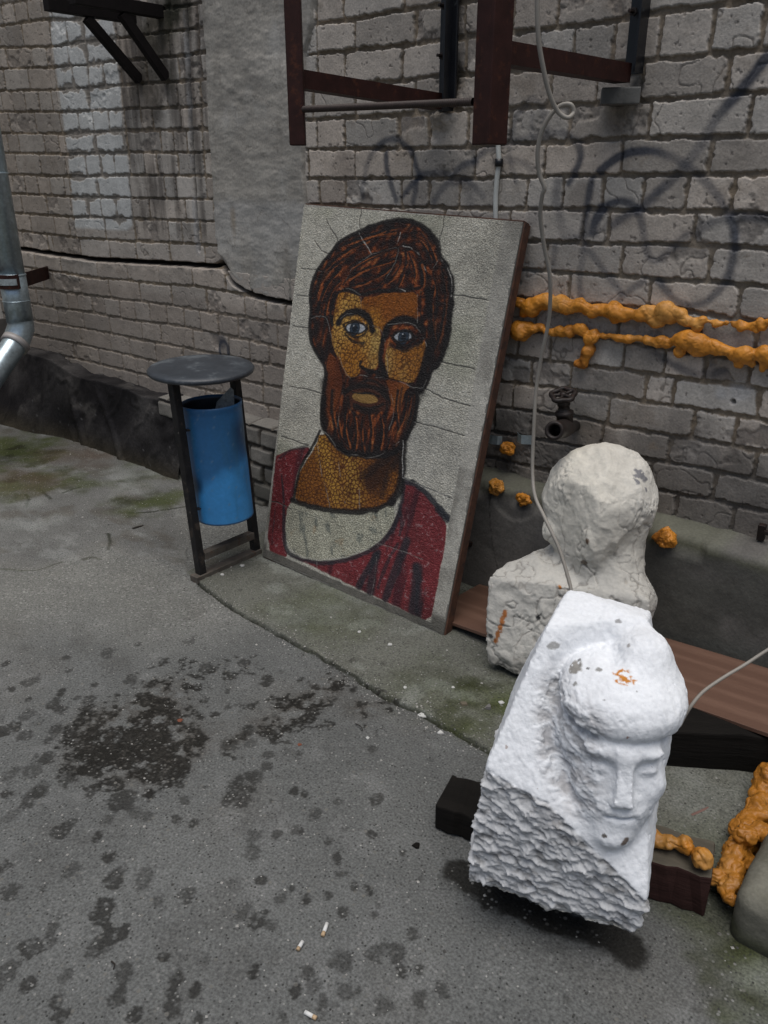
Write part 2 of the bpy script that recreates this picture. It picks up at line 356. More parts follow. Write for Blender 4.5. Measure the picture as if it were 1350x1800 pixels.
# moss and algae
for (px, py, rr, a) in [(20, 790, 60, .9), (60, 800, 40, .8), (-40, 800, 90, .9), (120, 845, 22, .9), (150, 852, 30, .8), (40, 850, 50, .7), (0, 860, 60, .8), (235, 815, 30, .5), (255, 888, 45, .9), (290, 884, 30, .8), (270, 838, 35, .6), (880, 1235, 60, .9), (850, 1260, 40, .6), (820, 1235, 40, .5), (960, 1290, 80, .7), (1250, 1620, 60, .5), (1300, 1700, 50, .8), (1350, 1760, 60, .9), (1180, 1600, 40, .5), (600, 1100, 60, .35), (545, 1065, 60, .35), (760, 1200, 60, .35)]:
    c = on_z(px, py); rad = rr * 1.35 * np.linalg.norm(c - CAM) / FPX
    d = np.hypot(ww[0] - c[0], (ww[1] - c[1]) * .8) / rad
    g = sm(1.2, .1, d + .75 * fbm(x*11, y*11, seed=31, o=5)) * a
    dark = .5 + .5 * fbm(x*8, y*8, seed=33)
    col = mixc(col, (.058, .070, .024), g * .8); col = mixc(col, (.022, .022, .012), g * sm(.5, .75, dark) * .85)
# brown silt by the membrane
for (px, py, rr, a) in [(130, 800, 70, .9), (60, 850, 60, .8), (185, 795, 45, .7), (165, 820, 40, .8), (20, 840, 50, .8), (420, 960, 40, .5), (370, 990, 30, .6)]:
    c = on_z(px, py); rad = rr * np.linalg.norm(c - CAM) / FPX; g = sm(1.3, .2, np.hypot(ww[0]-c[0], ww[1]-c[1]) / rad + .5 * fbm(x*9, y*9, seed=41, o=5)) * a
    col = mixc(col, (.075, .052, .036), g * .6)
for (px, py, rr, a) in [(225, 835, 50, .8), (180, 790, 25, .6), (50, 888, 30, .7), (30, 925, 40, .5), (90, 917, 30, .5), (260, 855, 60, .5), (620, 1060, 60, .5), (530, 1090, 60, .5), (1290, 1440, 90, .35), (1240, 1400, 60, .4), (1330, 1730, 40, .5)]:
    c = on_z(px, py); rad = rr * np.linalg.norm(c - CAM) / FPX; g = sm(1.2, .2, np.hypot(ww[0]-c[0], ww[1]-c[1]) / rad + .8 * fbm(x*14, y*14, seed=43, o=5)) * a
    col = mixc(col, (.23, .24, .225), g * .6)
# dark damp patches
Z = lambda pts: XY([(a / 1.9286, 900 + b / 1.9286) for a, b in pts])
p1 = Z([(200, 840), (230, 750), (290, 665), (400, 640), (470, 590), (520, 560), (610, 560), (650, 620), (650, 690), (760, 720), (720, 800), (670, 870), (600, 900), (500, 930), (400, 940), (280, 900)])
p2 = Z([(730, 800), (830, 700), (900, 680), (1000, 600), (1060, 560), (1160, 555), (1180, 620), (1110, 660), (1010, 720), (900, 760), (800, 800)])
p3 = Z([(1150, 650), (1210, 620), (1300, 640), (1290, 680), (1230, 700), (1160, 690)])
p4 = Z([(640, 500), (720, 500), (860, 500), (830, 540), (740, 560), (560, 620), (500, 560)])
n1 = fbm(x*24, y*24, seed=51, o=4, g=.6); n2 = fbm(x*60, y*60, seed=52, o=3, g=.6); n3 = fbm(x*7, y*7, seed=53)
dmp = np.zeros(len(x)); spk = fbm(x*38, y*38, seed=58, o=3)
pc1 = Z([(240, 830), (300, 740), (420, 700), (560, 700), (640, 760), (640, 850), (520, 900), (360, 910), (270, 880)]); pc2 = Z([(930, 730), (1000, 650), (1090, 620), (1110, 650), (1020, 700), (960, 740)])
for p, a in ((p1, .50), (p2, .50), (p3, .2), (p4, .12), (pc1, .86), (pc2, .8)):
    d = dpoly(ww[0], ww[1], p); dmp = np.maximum(dmp, sm(-.02, .12, sm(.07, -.06, d) * a + n1 * .9 + n2 * .45 + n3*.2 - .36) * sm(.16, .02, d))
blobs = [(110, 570, 26), (100, 632, 14), (92, 690, 30), (30, 735, 36), (85, 757, 22), (180, 648, 20), (205, 672, 22), (190, 740, 24), (165, 775, 16), (110, 870, 32), (40, 890, 24), (160, 835, 26), (225, 495, 18), (365, 480, 26), (20, 515, 16), (235, 540, 12), (470, 447, 12), (440, 570, 24), (700, 530, 30), (550, 515, 12), (830, 510, 26), (770, 608, 10), (775, 660, 14), (905, 825, 20), (905, 862, 20), (1010, 823, 22), (1260, 805, 20), (905, 570, 26), (840, 740, 22), (780, 790, 30), (850, 785, 18), (860, 900, 36), (820, 930, 40), (800, 960, 30), (640, 440, 22), (230, 905, 28), (140, 935, 28), (130, 950, 30), (300, 640, 22), (210, 610, 14), (260, 630, 12), (40, 600, 14), (320, 590, 14)]
B = [(a/1.9286, 900+b/1.9286, r/1.9286) for a, b, r in blobs]
B += [(a*.5926, 1350+b*.5926, r*.5926) for a, b, r in [(20, 80, 18), (30, 145, 22), (88, 90, 26), (105, 75, 20), (210, 160, 18), (180, 187, 24), (270, 75, 16), (350, 100, 34), (375, 95, 30), (395, 140, 22), (432, 148, 20), (318, 155, 18), (550, 98, 16), (580, 160, 18), (522, 152, 14), (695, 55, 26), (720, 90, 30), (740, 30, 22), (670, 100, 20), (745, 60, 24), (870, 72, 14), (905, 80, 13), (938, 140, 18), (805, 100, 10), (1000, 100, 14), (1115, 95, 20), (1105, 195, 18), (752, 200, 22), (748, 250, 26), (820, 200, 20), (870, 190, 16), (895, 190, 10), (975, 218, 12), (1000, 270, 18), (1005, 315, 18), (1193, 250, 14), (290, 205, 16), (320, 265, 18), (215, 298, 24), (340, 335, 26), (355, 310, 22), (430, 325, 26), (35, 362, 24), (10, 290, 18), (125, 362, 12), (555, 375, 22), (468, 392, 14), (778, 332, 18), (830, 388, 20), (865, 356, 10), (905, 390, 18), (975, 375, 14), (1052, 352, 12), (1100, 358, 20), (1120, 400, 18), (1018, 425, 18), (1112, 438, 14), (300, 432, 30), (765, 445, 30), (720, 430, 24), (800, 460, 20), (155, 478, 22), (95, 530, 26), (152, 522, 14), (285, 525, 34), (320, 500, 30), (360, 488, 22), (370, 605, 26), (490, 563, 18), (1228, 492, 18), (195, 615, 20), (525, 625, 24), (510, 665, 18), (757, 605, 22), (580, 662, 18), (170, 688, 20), (345, 688, 26), (185, 735, 22), (510, 715, 26), (590, 750, 18), (405, 735, 20), (915, 610, 20), (925, 650, 26), (1010, 580, 32), (1120, 545, 26), (1180, 550, 28), (1192, 605, 18), (1025, 662, 24), (1065, 660, 12), (878, 665, 22), (955, 700, 24), (840, 750, 16), (1245, 685, 22), (1130, 715, 26), (1240, 600, 16), (1315, 660, 18), (10, 620, 34), (80, 640, 28)]]
ker = np.zeros(len(x)); rs = np.random.RandomState(5)
for (px, py, rr) in B:
    c = on_z(px, py); rad = rr * np.linalg.norm(c - CAM) / FPX; sel = np.where((np.abs(x - c[0]) < rad*2.6) & (np.abs(y - c[1]) < rad*3.4))[0]
    if len(sel) == 0: continue
    ex, ey = x[sel]-c[0], y[sel]-c[1]; d = np.hypot(ex*RV[0] + ey*RV[1], (ex*FV[0] + ey*FV[1]) * .78) / (rad*.86)
    g = sm(1.10, .84, d + .75*n1[sel] + .6 * n2[sel]) * (rs.rand()**.6 * .5 + .5); ker[sel] = np.maximum(ker[sel], g)
for _ in range(110):                        # fainter small spots everywhere
    cx_, cy_, rad = rs.uniform(-2.6, -.2), rs.uniform(-2.3, -.6), rs.uniform(.004, .013); sel = np.where((np.abs(x-cx_) < rad*2.5) & (np.abs(y-cy_) < rad*2.5))[0]
    if len(sel): ker[sel] = np.maximum(ker[sel], sm(1.25, .5, np.hypot(x[sel]-cx_, y[sel]-cy_)/rad + .5*n2[sel]) * rs.uniform(.15, .55))
halo = np.zeros(len(x))
for p in (p1, p2, p3): halo = np.maximum(halo, sm(.05, -.08, dpoly(ww[0], ww[1], p)))
col = mixc(col, (.055, .048, .040), halo * sm(-.5, .2, n1 + .4*n2 + .15) * .75)
dk = np.clip(np.maximum(dmp * sm(-.75, -.25, spk + .25), ker * .85), 0, 1); thr = np.clip(peb*.5 + sm(.34, .16, f1)*(cid > .52)*.75 + .18*sm(.0, .5, n2), 0, 1)
col = mixc(col, (.014, .013, .011), np.clip(dk * (1 - thr), 0, 1) * .93); rgh = 1 - .35 * dk; hz -= .0014 * dk
# dark damp band under the carved stone, its shade painted into the ground colour
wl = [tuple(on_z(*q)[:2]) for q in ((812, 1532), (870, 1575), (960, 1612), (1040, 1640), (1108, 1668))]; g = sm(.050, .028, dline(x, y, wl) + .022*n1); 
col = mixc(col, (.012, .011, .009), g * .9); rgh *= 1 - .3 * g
far = (np.abs(x) > 8) | (y < -3.2); hz[far | (y > .1)] = -.002
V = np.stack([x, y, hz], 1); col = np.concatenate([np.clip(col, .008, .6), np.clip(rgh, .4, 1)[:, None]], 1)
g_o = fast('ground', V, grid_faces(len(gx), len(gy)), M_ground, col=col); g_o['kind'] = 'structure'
def ground_z(px_, py_):
    i = min(max(np.searchsorted(gx, px_), 0), len(gx)-1); j = min(max(np.searchsorted(gy, py_), 0), len(gy)-1); return float(hz[i * len(gy) + j])

# ------------------------------------------------------------ the brick wall (one height field; every course and joint laid out)
s5 = lambda pts: [(a/3.375, b/3.375) for a, b in pts]
def W(px, py): p = on_y(px, py, 0.); return p[0], p[2]
LR = [[(562, 42), (629, 34), (718, 17), (835, 3)], [(551, 96), (618, 90), (729, 78), (818, 66), (900, 57), (983, 50), (1067, 40), (1150, 24), (1277, 7)],
      [(562, 151), (707, 142), (790, 133), (960, 122), (1133, 107), (1267, 95), (1347, 87)], [(584, 209), (695, 203), (800, 195), (900, 189), (1000, 185), (1133, 177), (1267, 168), (1347, 161)],
      [(560, 262), (700, 262), (830, 260), (900, 252), (1000, 250), (1133, 242), (1267, 241), (1347, 239)], [(560, 314), (830, 314), (900, 311), (1000, 309), (1350, 306)],
      [(560, 361), (830, 366), (900, 367), (1000, 368), (1133, 370), (1333, 374)], [(560, 410), (917, 423), (1033, 427), (1167, 429), (1347, 437)],
      [(560, 458), (917, 473), (1033, 482), (1150, 489), (1267, 496), (1347, 503)], [(560, 490), (900, 522), (1000, 533), (1142, 541), (1297, 560), (1350, 567)],
      [(560, 540), (915, 578), (1072, 596), (1220, 618), (1350, 637)], [(560, 580), (887, 625), (961, 633), (1072, 646), (1183, 661), (1331, 681)],
      [(560, 620), (868, 667), (924, 675), (1009, 685), (1135, 705), (1220, 717), (1350, 739)], [(560, 660), (868, 713), (943, 722), (1017, 733), (1080, 747), (1217, 770), (1350, 793)],
      [(560, 700), (872, 759), (943, 769), (1072, 794), (1176, 812), (1328, 840)], [(560, 735), (860, 803), (943, 820), (1161, 860), (1254, 877), (1350, 898)]]
JR = [[559, 607, 713, 800, 900], [560, 628, 733, 820, 905, 982, 1130, 1285], [561, 609, 710, 784, 821, 880, 947, 1011, 1082, 1163, 1254, 1345], [553, 627, 733, 800, 880, 970, 1053, 1130, 1283], [560, 608, 704, 757, 826, 900, 1003, 1145, 1320],
      [627, 727, 838, 960, 1096, 1250], [564, 610, 708, 757, 810, 873, 928, 992, 1062, 1133, 1208, 1291], [600, 690, 784, 899, 1027, 1072, 1221], [620, 740, 860, 963, 1095, 1249], [880, 1003, 1143, 1302], [945, 1090, 1230, 1330],
      [870, 913, 970, 1035, 1098, 1170, 1241, 1319], [883, 935, 1004, 1137, 1185, 1335], [904, 985, 1072, 1220], [870, 937, 1060, 1178, 1330], [940, 1050, 1146, 1257], [870, 1070, 1190, 1290]]
LL = [[(0, 47), (75, 34), (142, 34), (215, 24), (335, 10)], [(0, 84), (100, 82), (150, 74), (320, 55)], [(0, 121), (100, 118), (150, 115), (207, 107), (313, 99)], [(0, 160), (100, 158), (213, 150), (328, 143)],
      [(0, 196), (113, 197), (219, 192), (335, 188)], [(0, 234), (115, 235), (222, 229), (338, 228)], [(0, 268), (118, 271), (225, 268), (340, 268)], [(0, 306), (118, 310), (225, 308), (345, 309)],
      [(0, 338), (130, 346), (235, 348), (348, 350)], [(0, 373), (130, 381), (238, 384), (370, 389)], [(28, 405), (136, 418), (240, 424), (352, 429)], [(36, 436), (92, 444), (160, 454), (240, 460), (304, 462), (360, 466), (470, 480)],
      [(44, 468), (100, 476), (176, 488), (232, 492), (288, 498), (346, 502), (400, 510), (440, 518), (514, 533)], [(52, 504), (102, 510), (196, 522), (252, 528), (308, 536), (370, 546), (436, 556), (510, 568)],
      [(60, 532), (100, 540), (168, 548), (240, 562), (300, 568), (356, 578), (424, 592), (494, 608)], [(66, 562), (154, 576), (256, 596), (344, 612), (444, 632), (504, 643)],
      [(64, 588), (148, 604), (232, 622), (280, 634), (500, 680)], [(64, 612), (136, 628), (224, 648), (500, 715)], [(60, 640), (224, 680), (500, 748)]]
JL = [[5, 27, 49, 74, 90, 142, 206, 260, 300], [41, 90, 119, 148, 206, 262, 301, 350], [13, 59, 84, 92, 122, 153, 207, 258, 300, 352], [10, 52, 99, 130, 157, 184, 214, 260, 316, 356], [5, 24, 46, 70, 93, 103, 156, 216, 245, 296, 314, 355],
      [18, 64, 108, 140, 165, 193, 221, 249, 270, 320, 357], [34, 79, 105, 117, 169, 225, 284, 307, 330, 358], [30, 73, 118, 153, 178, 203, 230, 256, 278, 315, 360], [24, 46, 68, 90, 115, 125, 174, 230, 292, 312, 346, 364],
      [40, 84, 127, 156, 180, 206, 234, 264, 328, 347], [56, 98, 123, 134, 186, 238, 298, 322, 354], [42, 86, 94, 142, 194, 242, 300, 362], [68, 114, 178, 232, 286, 346, 404, 450], [102, 149, 199, 253, 309, 371, 438, 476],
      [72, 100, 126, 144, 169, 192, 218, 245, 271, 301, 331, 360, 391, 426, 496], [66, 109, 154, 200, 257, 290, 347, 410, 447, 481], [100, 150, 201, 235, 282, 330, 385, 425, 470], [92, 136, 181, 223, 270, 320, 370, 420, 470], [80, 130, 190, 250, 310, 370, 430, 480], [100, 160, 220, 280, 340, 400, 460]]
def layout(lines, joints, xs):
    """course lines as Z(xs) arrays (top to bottom) and world X of each joint, extended beyond the traced part"""
    Zl = []
    for ln in lines:
        p = np.array([W(*q) for q in ln]); p = p[p[:, 0].argsort()]; Zl.append(np.interp(xs, p[:, 0], p[:, 1]))
    Zl = [Zl[0] + .098 * k for k in range(14, 0, -1)] + Zl
    J = []
    for r, js in enumerate(joints):
        a = lines[min(r, len(lines)-1)]; b = lines[max(r-1, 0)]
        xx = []
        for j in js:
            ya = np.interp(j, *np.array(a).T); yb = np.interp(j, *np.array(b).T); ym = (ya+yb)/2
            if r == 0: ym = ya - 25
            if r == len(lines): ym = ya + 20
            xx.append(W(j, ym)[0])
        J.append(sorted(xx))
    rr = np.random.RandomState(3); J = [None] * 14 + J
    full = []
    for k, js in enumerate(J):
        js = [(-3.0 + .13 * (k % 2))] if js is None else list(js)
        header = rr.rand() < .3; stp = .13 if header else .26
        while js[0] > -7.2: js.insert(0, js[0] - stp)
        while js[-1] < 2.2: js.append(js[-1] + stp)
        full.append(np.array(js))
    return np.array(Zl), full
wxs = axis([(-6.6, -5.5, .02), (-5.5, -3.9, .0055), (-3.9, -2.6, .0038), (-2.6, -.6, .0027), (-.6, .1, .008), (.1, 1.6, .03)])
wzs = axis([(.0, .30, .02), (.30, .42, .006), (.42, 1.2, .0032), (1.2, 2.30, .0030), (2.30, 2.6, .008), (2.6, 3.6, .03)])
XS, ZS = np.meshgrid(wxs, wzs, indexing='ij'); x, z = XS.ravel(), ZS.ravel()
xsplit = W(535, 300)[0]; left = x < xsplit
dep = np.zeros(len(x)); col = np.zeros((len(x), 3))
wn = (.0035 * fbm(x*22, z*22, seed=61, o=4), .0035 * fbm(x*22, z*22, seed=62, o=4)); nf = fbm(x*45, z*45, seed=63, o=3); nl = fbm(x*1.6, z*1.6, seed=64); nm = fbm(x*9, z*9, seed=65, o=5)
for side, lines, joints in ((0, LR, JR), (1, LL, JL)):
    Zl, J = layout(lines, joints, wxs); s = left if side else ~left; ids = np.where(s)[0]; ixx = ids // len(wzs)
    xq, zq = x[ids] + wn[0][ids], z[ids] + wn[1][ids]; Zc = Zl[:, ixx]; row = (Zc > zq).sum(0)   # rows above this point
    up = np.where(row > 0, np.take_along_axis(Zc, np.maximum(row-1, 0)[None], 0)[0], 9); dn = np.where(row < len(Zl), np.take_along_axis(Zc, np.minimum(row, len(Zl)-1)[None], 0)[0], zq - .05)
    jl = np.zeros(len(ids)); jr = np.ones(len(ids)); bid = np.zeros(len(ids), np.int64)
    for r in range(len(Zl) + 1):
        m = row == r; js = J[min(r, len(J)-1)]; k = np.clip(np.searchsorted(js, xq[m]), 1, len(js)-1); jl[m] = js[k-1]; jr[m] = js[k]; bid[m] = k + r * 97 + side * 5000
    rb = lambda q: _h(bid, np.full_like(bid, q))
    mt = .0040 + .003 * rb(7); jag = .0035 * nf[ids] + .0022 * fbm(xq*110, zq*110, seed=76, o=2) + .006 * np.maximum(0, fbm(xq*30, zq*30, seed=66, o=4))*1.6
    cr = .005 + .012 * rb(8) ** 2                                                  # rounded, chipped corners
    hx, hzz = (jr - jl)/2 - mt*.8, (up - dn)/2 - mt; qx, qz = np.abs(xq-(jl+jr)/2) - hx + cr, np.abs(zq-(up+dn)/2) - hzz + cr
    d = -(np.hypot(np.maximum(qx, 0), np.maximum(qz, 0)) + np.minimum(np.maximum(qx, qz), 0) - cr) - jag
    face = sm(-.0005, .0022, d); off = (rb(1)-.5) * .009 + ((xq-(jl+jr)/2) * (rb(2)-.5) + (zq-(up+dn)/2) * (rb(3)-.5)) * .045
    broken = (rb(4) > (.86 if not side else .8)) * sm(.15, .45, fbm(x[ids]*13, z[ids]*13, seed=68, o=5) + .15)
    h = face * (.0115 - .004*side + off*.55 + .0010*nf[ids]) + (1-face) * (.0045 * fbm(xq*38, zq*38, seed=67, o=4)); h -= broken * face * (.006 + .004 * nf[ids])
    dep[ids] = h
    tone = .72 + .50 * rb(5); warm = rb(6)
    bc = np.stack([.415 + .04*warm, .392 + .005*warm, .358 - .018*warm], 1) * tone[:, None]
    bc *= (1 + .10 * nm[ids] + .10*nl[ids])[:, None]; bc = mixc(bc, (.40, .395, .38), sm(.006, .0005, d) * face * .6 * (.5 + nf[ids]))  # rim tint on brick edges: the light they catch, put into the colour
    bc = mixc(bc, (.15, .13, .115), broken * .6); bc = mixc(bc, (.18, .145, .11), sm(.2, .6, nm[ids] + .3*nf[ids]) * .35)
    mc = np.array([.235, .190, .140]) * (1 + .28 * fbm(xq*50, zq*50, seed=69, o=3) + .15*nm[ids])[:, None]
    crk = sm(.035, .0, np.abs(fbm(xq*9 + rb(9)*30, zq*9, seed=77, o=3))) * (rb(10) > .72) * face; bc = mixc(bc, (.13, .11, .09), crk*.7); dep[ids] -= crk*.0025
    pit = sm(.60, .70, fbm(xq*75, zq*75, seed=78, o=2)) * face; bc = mixc(bc, (.12, .10, .085), pit*.6); dep[ids] -= pit*.002
    col[ids] = mixc(mc, 0, face*0) * (1-face)[:, None] + bc * face[:, None]
    if side:                                                                       # left bay: rebuilt panel of white bricks, brown bricks, pinkish bricks
        pL = [tuple(W(*q)) for q in ((86, -40), (92, 60), (108, 170), (122, 270), (134, 400), (225, 405), (236, 396), (228, 290), (216, 200), (205, 60), (196, -40))]
        dw = dpoly(xq, zq, pL); iw = sm(.01, -.01, dw)
        br = sm(-.02, .02, xq - W(225, 250)[0]) * sm(W(300, 420)[1]-.03, W(300, 420)[1]+.06, zq)
        eff = sm(-.28, .0, nm[ids]*1.0 + .75*fbm(xq*18, zq*18, seed=71, o=4) + sm(.0, .03, d) * .8 - .12)
        smear = iw * (1 - eff); wcol = np.array([.52, .525, .51]) * (1 + .08*nm[ids])[:, None]
        cl = col[ids]; cl = mixc(cl, (.31, .27, .235), (1-iw) * (1-br) * face * .45)
        cl = cl * (1 - iw * face * eff)[:, None] + wcol * (iw * face * eff)[:, None]
        cl = mixc(cl, (.235, .215, .19), iw * (1-face*eff) * .85); dep[ids] += smear * iw * face * -.004
        streak = fbm(xq*26, zq*2.2, seed=72, o=4)
        cl = mixc(cl, (.10, .088, .078), br * sm(-.3, .45, streak + .25*nm[ids]) * .78)
        low = sm(.0, .05, W(100, 480)[1] - zq); cl = mixc(cl, (.21, .18, .155), low * .5); col[ids] = cl
        dep[ids] += .022 * sm(.0, .01, np.interp(xq, *np.array(sorted([W(*q) for q in LL[11]])).T) - zq)   # masonry below the crack stands proud
ck = [W(*q) for q in [(-60, 420), (0, 430), (36, 437), (92, 445), (160, 455), (240, 460), (304, 463), (350, 466), (378, 468), (392, 462), (406, 480), (416, 494), (440, 512), (456, 520), (514, 531), (560, 540)]]
dc = dline(x + wn[0]*1.5, z + wn[1]*1.5, ck); gap = sm(.015, .006, dc) * left; dep -= gap * .075; col = mixc(col, (.06, .05, .042), gap)
cz = np.interp(x, *np.array(ck).T); under = left * (z < cz) * (cz - z < .05); dep += under * .012 * sm(.05, .0, cz - z) * fbm(x*20, z*20, seed=75)
# corner groove with a pale pipe of mortar beside the render
gv = [W(*q) for q in [(327, -30), (331, 18), (335, 120), (338, 200), (342, 296), (347, 380), (352, 440)]]; dg = dline(x + wn[0], z, gv); gr = sm(.011, .004, dg)
dep -= gr * .045 * (z > ck[7][1]); col = mixc(col, (.05, .045, .04), gr); side_l = sm(.05, .012, np.abs(dg - .02)) * (x < np.interp(z, *np.array(sorted([(b, a) for a, b in gv])).T)) * (z > ck[7][1])
col = mixc(col, (.36, .36, .36), side_l * sm(.035, .02, dg) * sm(-.3, .2, nm) * .55)
# old mortar smears, stains, dark patches under the brackets
for (px, py, rr, c_, a) in [(775, 190, 30, (.17, .15, .125), .9), (800, 140, 28, (.13, .11, .085), .9), (600, 300, 40, (.20, .165, .14), .5), (1060, 690, 30, (.19, .175, .155), .7), (1020, 730, 30, (.17, .155, .13), .7), (950, 760, 60, (.12, .11, .10), .8), (880, 790, 60, (.10, .092, .085), .8), (1000, 800, 70, (.11, .10, .09), .6), (1060, 760, 40, (.18, .15, .12), .6), (1090, 215, 20, (.12, .08, .05), .5), (290, 40, 60, (.045, .042, .03), .85), (270, 120, 60, (.06, .055, .045), .7), (305, 15, 40, (.03, .03, .022), .9), (255, 175, 50, (.07, .06, .05), .6), (1120, 65, 12, (.02, .02, .02), .9), (1125, 150, 12, (.02, .02, .02), .9), (700, 255, 20, (.2, .19, .17), .5), (930, 480, 26, (.30, .30, .30), .5), (1020, 350, 26, (.2, .17, .14), .5), (1230, 800, 30, (.33, .33, .32), .35), (1300, 690, 20, (.5, .5, .5), .45), (1270, 690, 10, (.5, .5, .5), .6), (1000, 300, 400, (.25, .24, .225), .2), (1250, 560, 60, (.24, .23, .21), .4), (1190, 880, 160, (.12, .11, .10), .6), (1330, 900, 80, (.12, .11, .10), .6), (400, 600, 18, (.06, .06, .07), .7)]:
    c = W(px, py); rad = rr * 3.2 / FPX / max(.5, 1 - .0 * px) * (1.3 if px < 400 else .95)
    sel = np.where((np.abs(x-c[0]) < rad*2.2) & (np.abs(z-c[1]) < rad*2.2))[0]
    g = sm(1.15, .35, np.hypot(x[sel]-c[0], z[sel]-c[1])/rad + .6*nm[sel] + .2*nf[sel]) * a; cc = col[sel]; col[sel] = cc + (np.array(c_) - cc) * g[:, None]
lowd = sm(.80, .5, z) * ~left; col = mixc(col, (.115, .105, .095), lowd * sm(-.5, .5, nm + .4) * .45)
for (px, py, rr, dd) in [(800, 140, 26, -.012), (775, 205, 18, .02), (790, 210, 14, .016), (765, 235, 12, -.012), (1018, 640, 10, .006), (1060, 640, 22, .006), (940, 800, 60, .012), (900, 820, 50, -.01), (1290, 705, 4, -.03)]:
    c = W(px, py); rad = rr * .0022; g = sm(1.2, .3, np.hypot(x-c[0], z-c[1])/rad + .5*nf); dep += g * dd * (1 + .5*nf)
# graffiti
G3 = lambda pts: [W(800 + a/2.4545, b/2.4545) for a, b in pts]; GM = lambda pts: [W(540 + a/4.5, b/4.5) for a, b in pts]
strokes = [(G3([(1350, 250), (1290, 330), (1230, 400), (1150, 490), (1100, 570), (1060, 640), (1010, 700), (960, 760), (900, 810), (820, 890), (760, 920), (690, 970)]), .013, .75),
 (G3([(630, 740), (690, 690), (760, 655), (850, 650), (930, 670), (1000, 710), (1060, 760), (1110, 810), (1160, 880), (1190, 930), (1215, 1010), (1210, 1100), (1180, 1200), (1120, 1280), (1050, 1320), (980, 1310), (930, 1270), (880, 1210)]), .010, .8),
 (G3([(1350, 940), (1270, 935), (1200, 935), (1130, 950), (1080, 975), (1050, 1010)]), .012, .7), (G3([(600, 770), (585, 840), (575, 900), (560, 1000), (560, 1100), (540, 1200), (550, 1290)]), .010, .55),
 (G3([(640, 900), (610, 960), (600, 1000)]), .014, .8), (G3([(560, 1060), (600, 1100), (640, 1150), (680, 1210), (720, 1260)]), .010, .65), (G3([(820, 1210), (760, 1250), (720, 1285), (690, 1320)]), .009, .55),
 (G3([(670, 880), (720, 865), (780, 880), (810, 940), (820, 1010), (830, 1090), (860, 1130), (900, 1110), (950, 1060), (1010, 1010)]), .010, .7),
 (G3([(250, 590), (255, 540), (275, 490), (310, 450), (340, 420), (370, 450), (395, 500), (400, 545)]), .009, .5), (G3([(340, 500), (335, 560), (345, 590)]), .008, .4),
 (G3([(90, 690), (140, 650), (200, 630), (280, 610), (380, 580), (460, 570), (520, 600), (550, 640), (550, 700), (520, 750), (500, 790)]), .010, .6),
 (G3([(240, 570), (240, 640), (250, 720), (270, 790)]), .009, .5), (G3([(180, 700), (240, 690), (300, 700), (340, 730)]), .010, .5), (G3([(0, 790), (40, 770), (90, 800), (130, 850)]), .010, .5),
 (G3([(450, 780), (440, 870), (460, 940), (470, 1000), (530, 1030)]), .014, .35), (G3([(350, 920), (330, 980)]), .02, .3), (G3([(440, 1060), (430, 1160)]), .009, .5), (G3([(700, 590), (610, 740)]), .0, .0),
 (G3([(1200, 930), (1210, 1000), (1200, 1150), (1190, 1215)]), .012, .6), (G3([(470, 1030), (560, 1020), (640, 990), (660, 960)]), .006, .3),
 (GM([(450, 1560), (450, 1480), (470, 1400), (490, 1310), (520, 1220), (580, 1150), (660, 1100), (720, 1100), (780, 1140), (830, 1190), (860, 1250), (880, 1320), (900, 1385)]), .010, .6),
 (GM([(640, 1210), (640, 1300), (655, 1380), (680, 1470), (720, 1580)]), .010, .65), (GM([(760, 1560), (830, 1480), (880, 1410), (950, 1370), (1050, 1365), (1140, 1380)]), .010, .55),
 (GM([(880, 1440), (870, 1520), (850, 1600)]), .010, .5), (GM([(1020, 1590), (1060, 1520), (1130, 1440), (1200, 1340), (1280, 1290), (1350, 1290)]), .011, .6), (GM([(1240, 1420), (1300, 1500), (1300, 1600)]), .02, .35),
 ([W(850+a/2.7, 550+b/2.7) for a, b in [(780, 150), (840, 200), (900, 240), (1000, 290), (1080, 290), (1150, 270)]], .011, .55), ([W(0+x_, y_) for x_, y_ in [(395, 625), (392, 605), (400, 596), (408, 604), (409, 622)]], .008, .6)]
for pts, wd, a in strokes:
    if wd == 0: continue
    P = chaikin(pts, 2); lo = np.min(P, 0) - .04; hi = np.max(P, 0) + .04; sel = np.where((x > lo[0]) & (x < hi[0]) & (z > lo[1]) & (z < hi[1]))[0]
    g = sm(wd*2.0, wd*.35, dline(x[sel], z[sel], P) + .003*nf[sel]) * a * (.82 + .3*fbm(x[sel]*7, z[sel]*7, seed=81)); g = np.clip(g*1.25*(.7 + .6*sm(-.4, .4, fbm(x[sel]*4, z[sel]*4, seed=82))), 0, .9)
    col[sel] = mixc(col[sel], (.045, .052, .070), g)
# the masonry plinth course behind the panel
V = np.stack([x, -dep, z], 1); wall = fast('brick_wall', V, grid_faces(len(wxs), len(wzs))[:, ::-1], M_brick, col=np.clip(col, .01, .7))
tag(wall, 'tall old wall of pale silicate brick with dark spray painted scrawls and a long crack', 'wall')

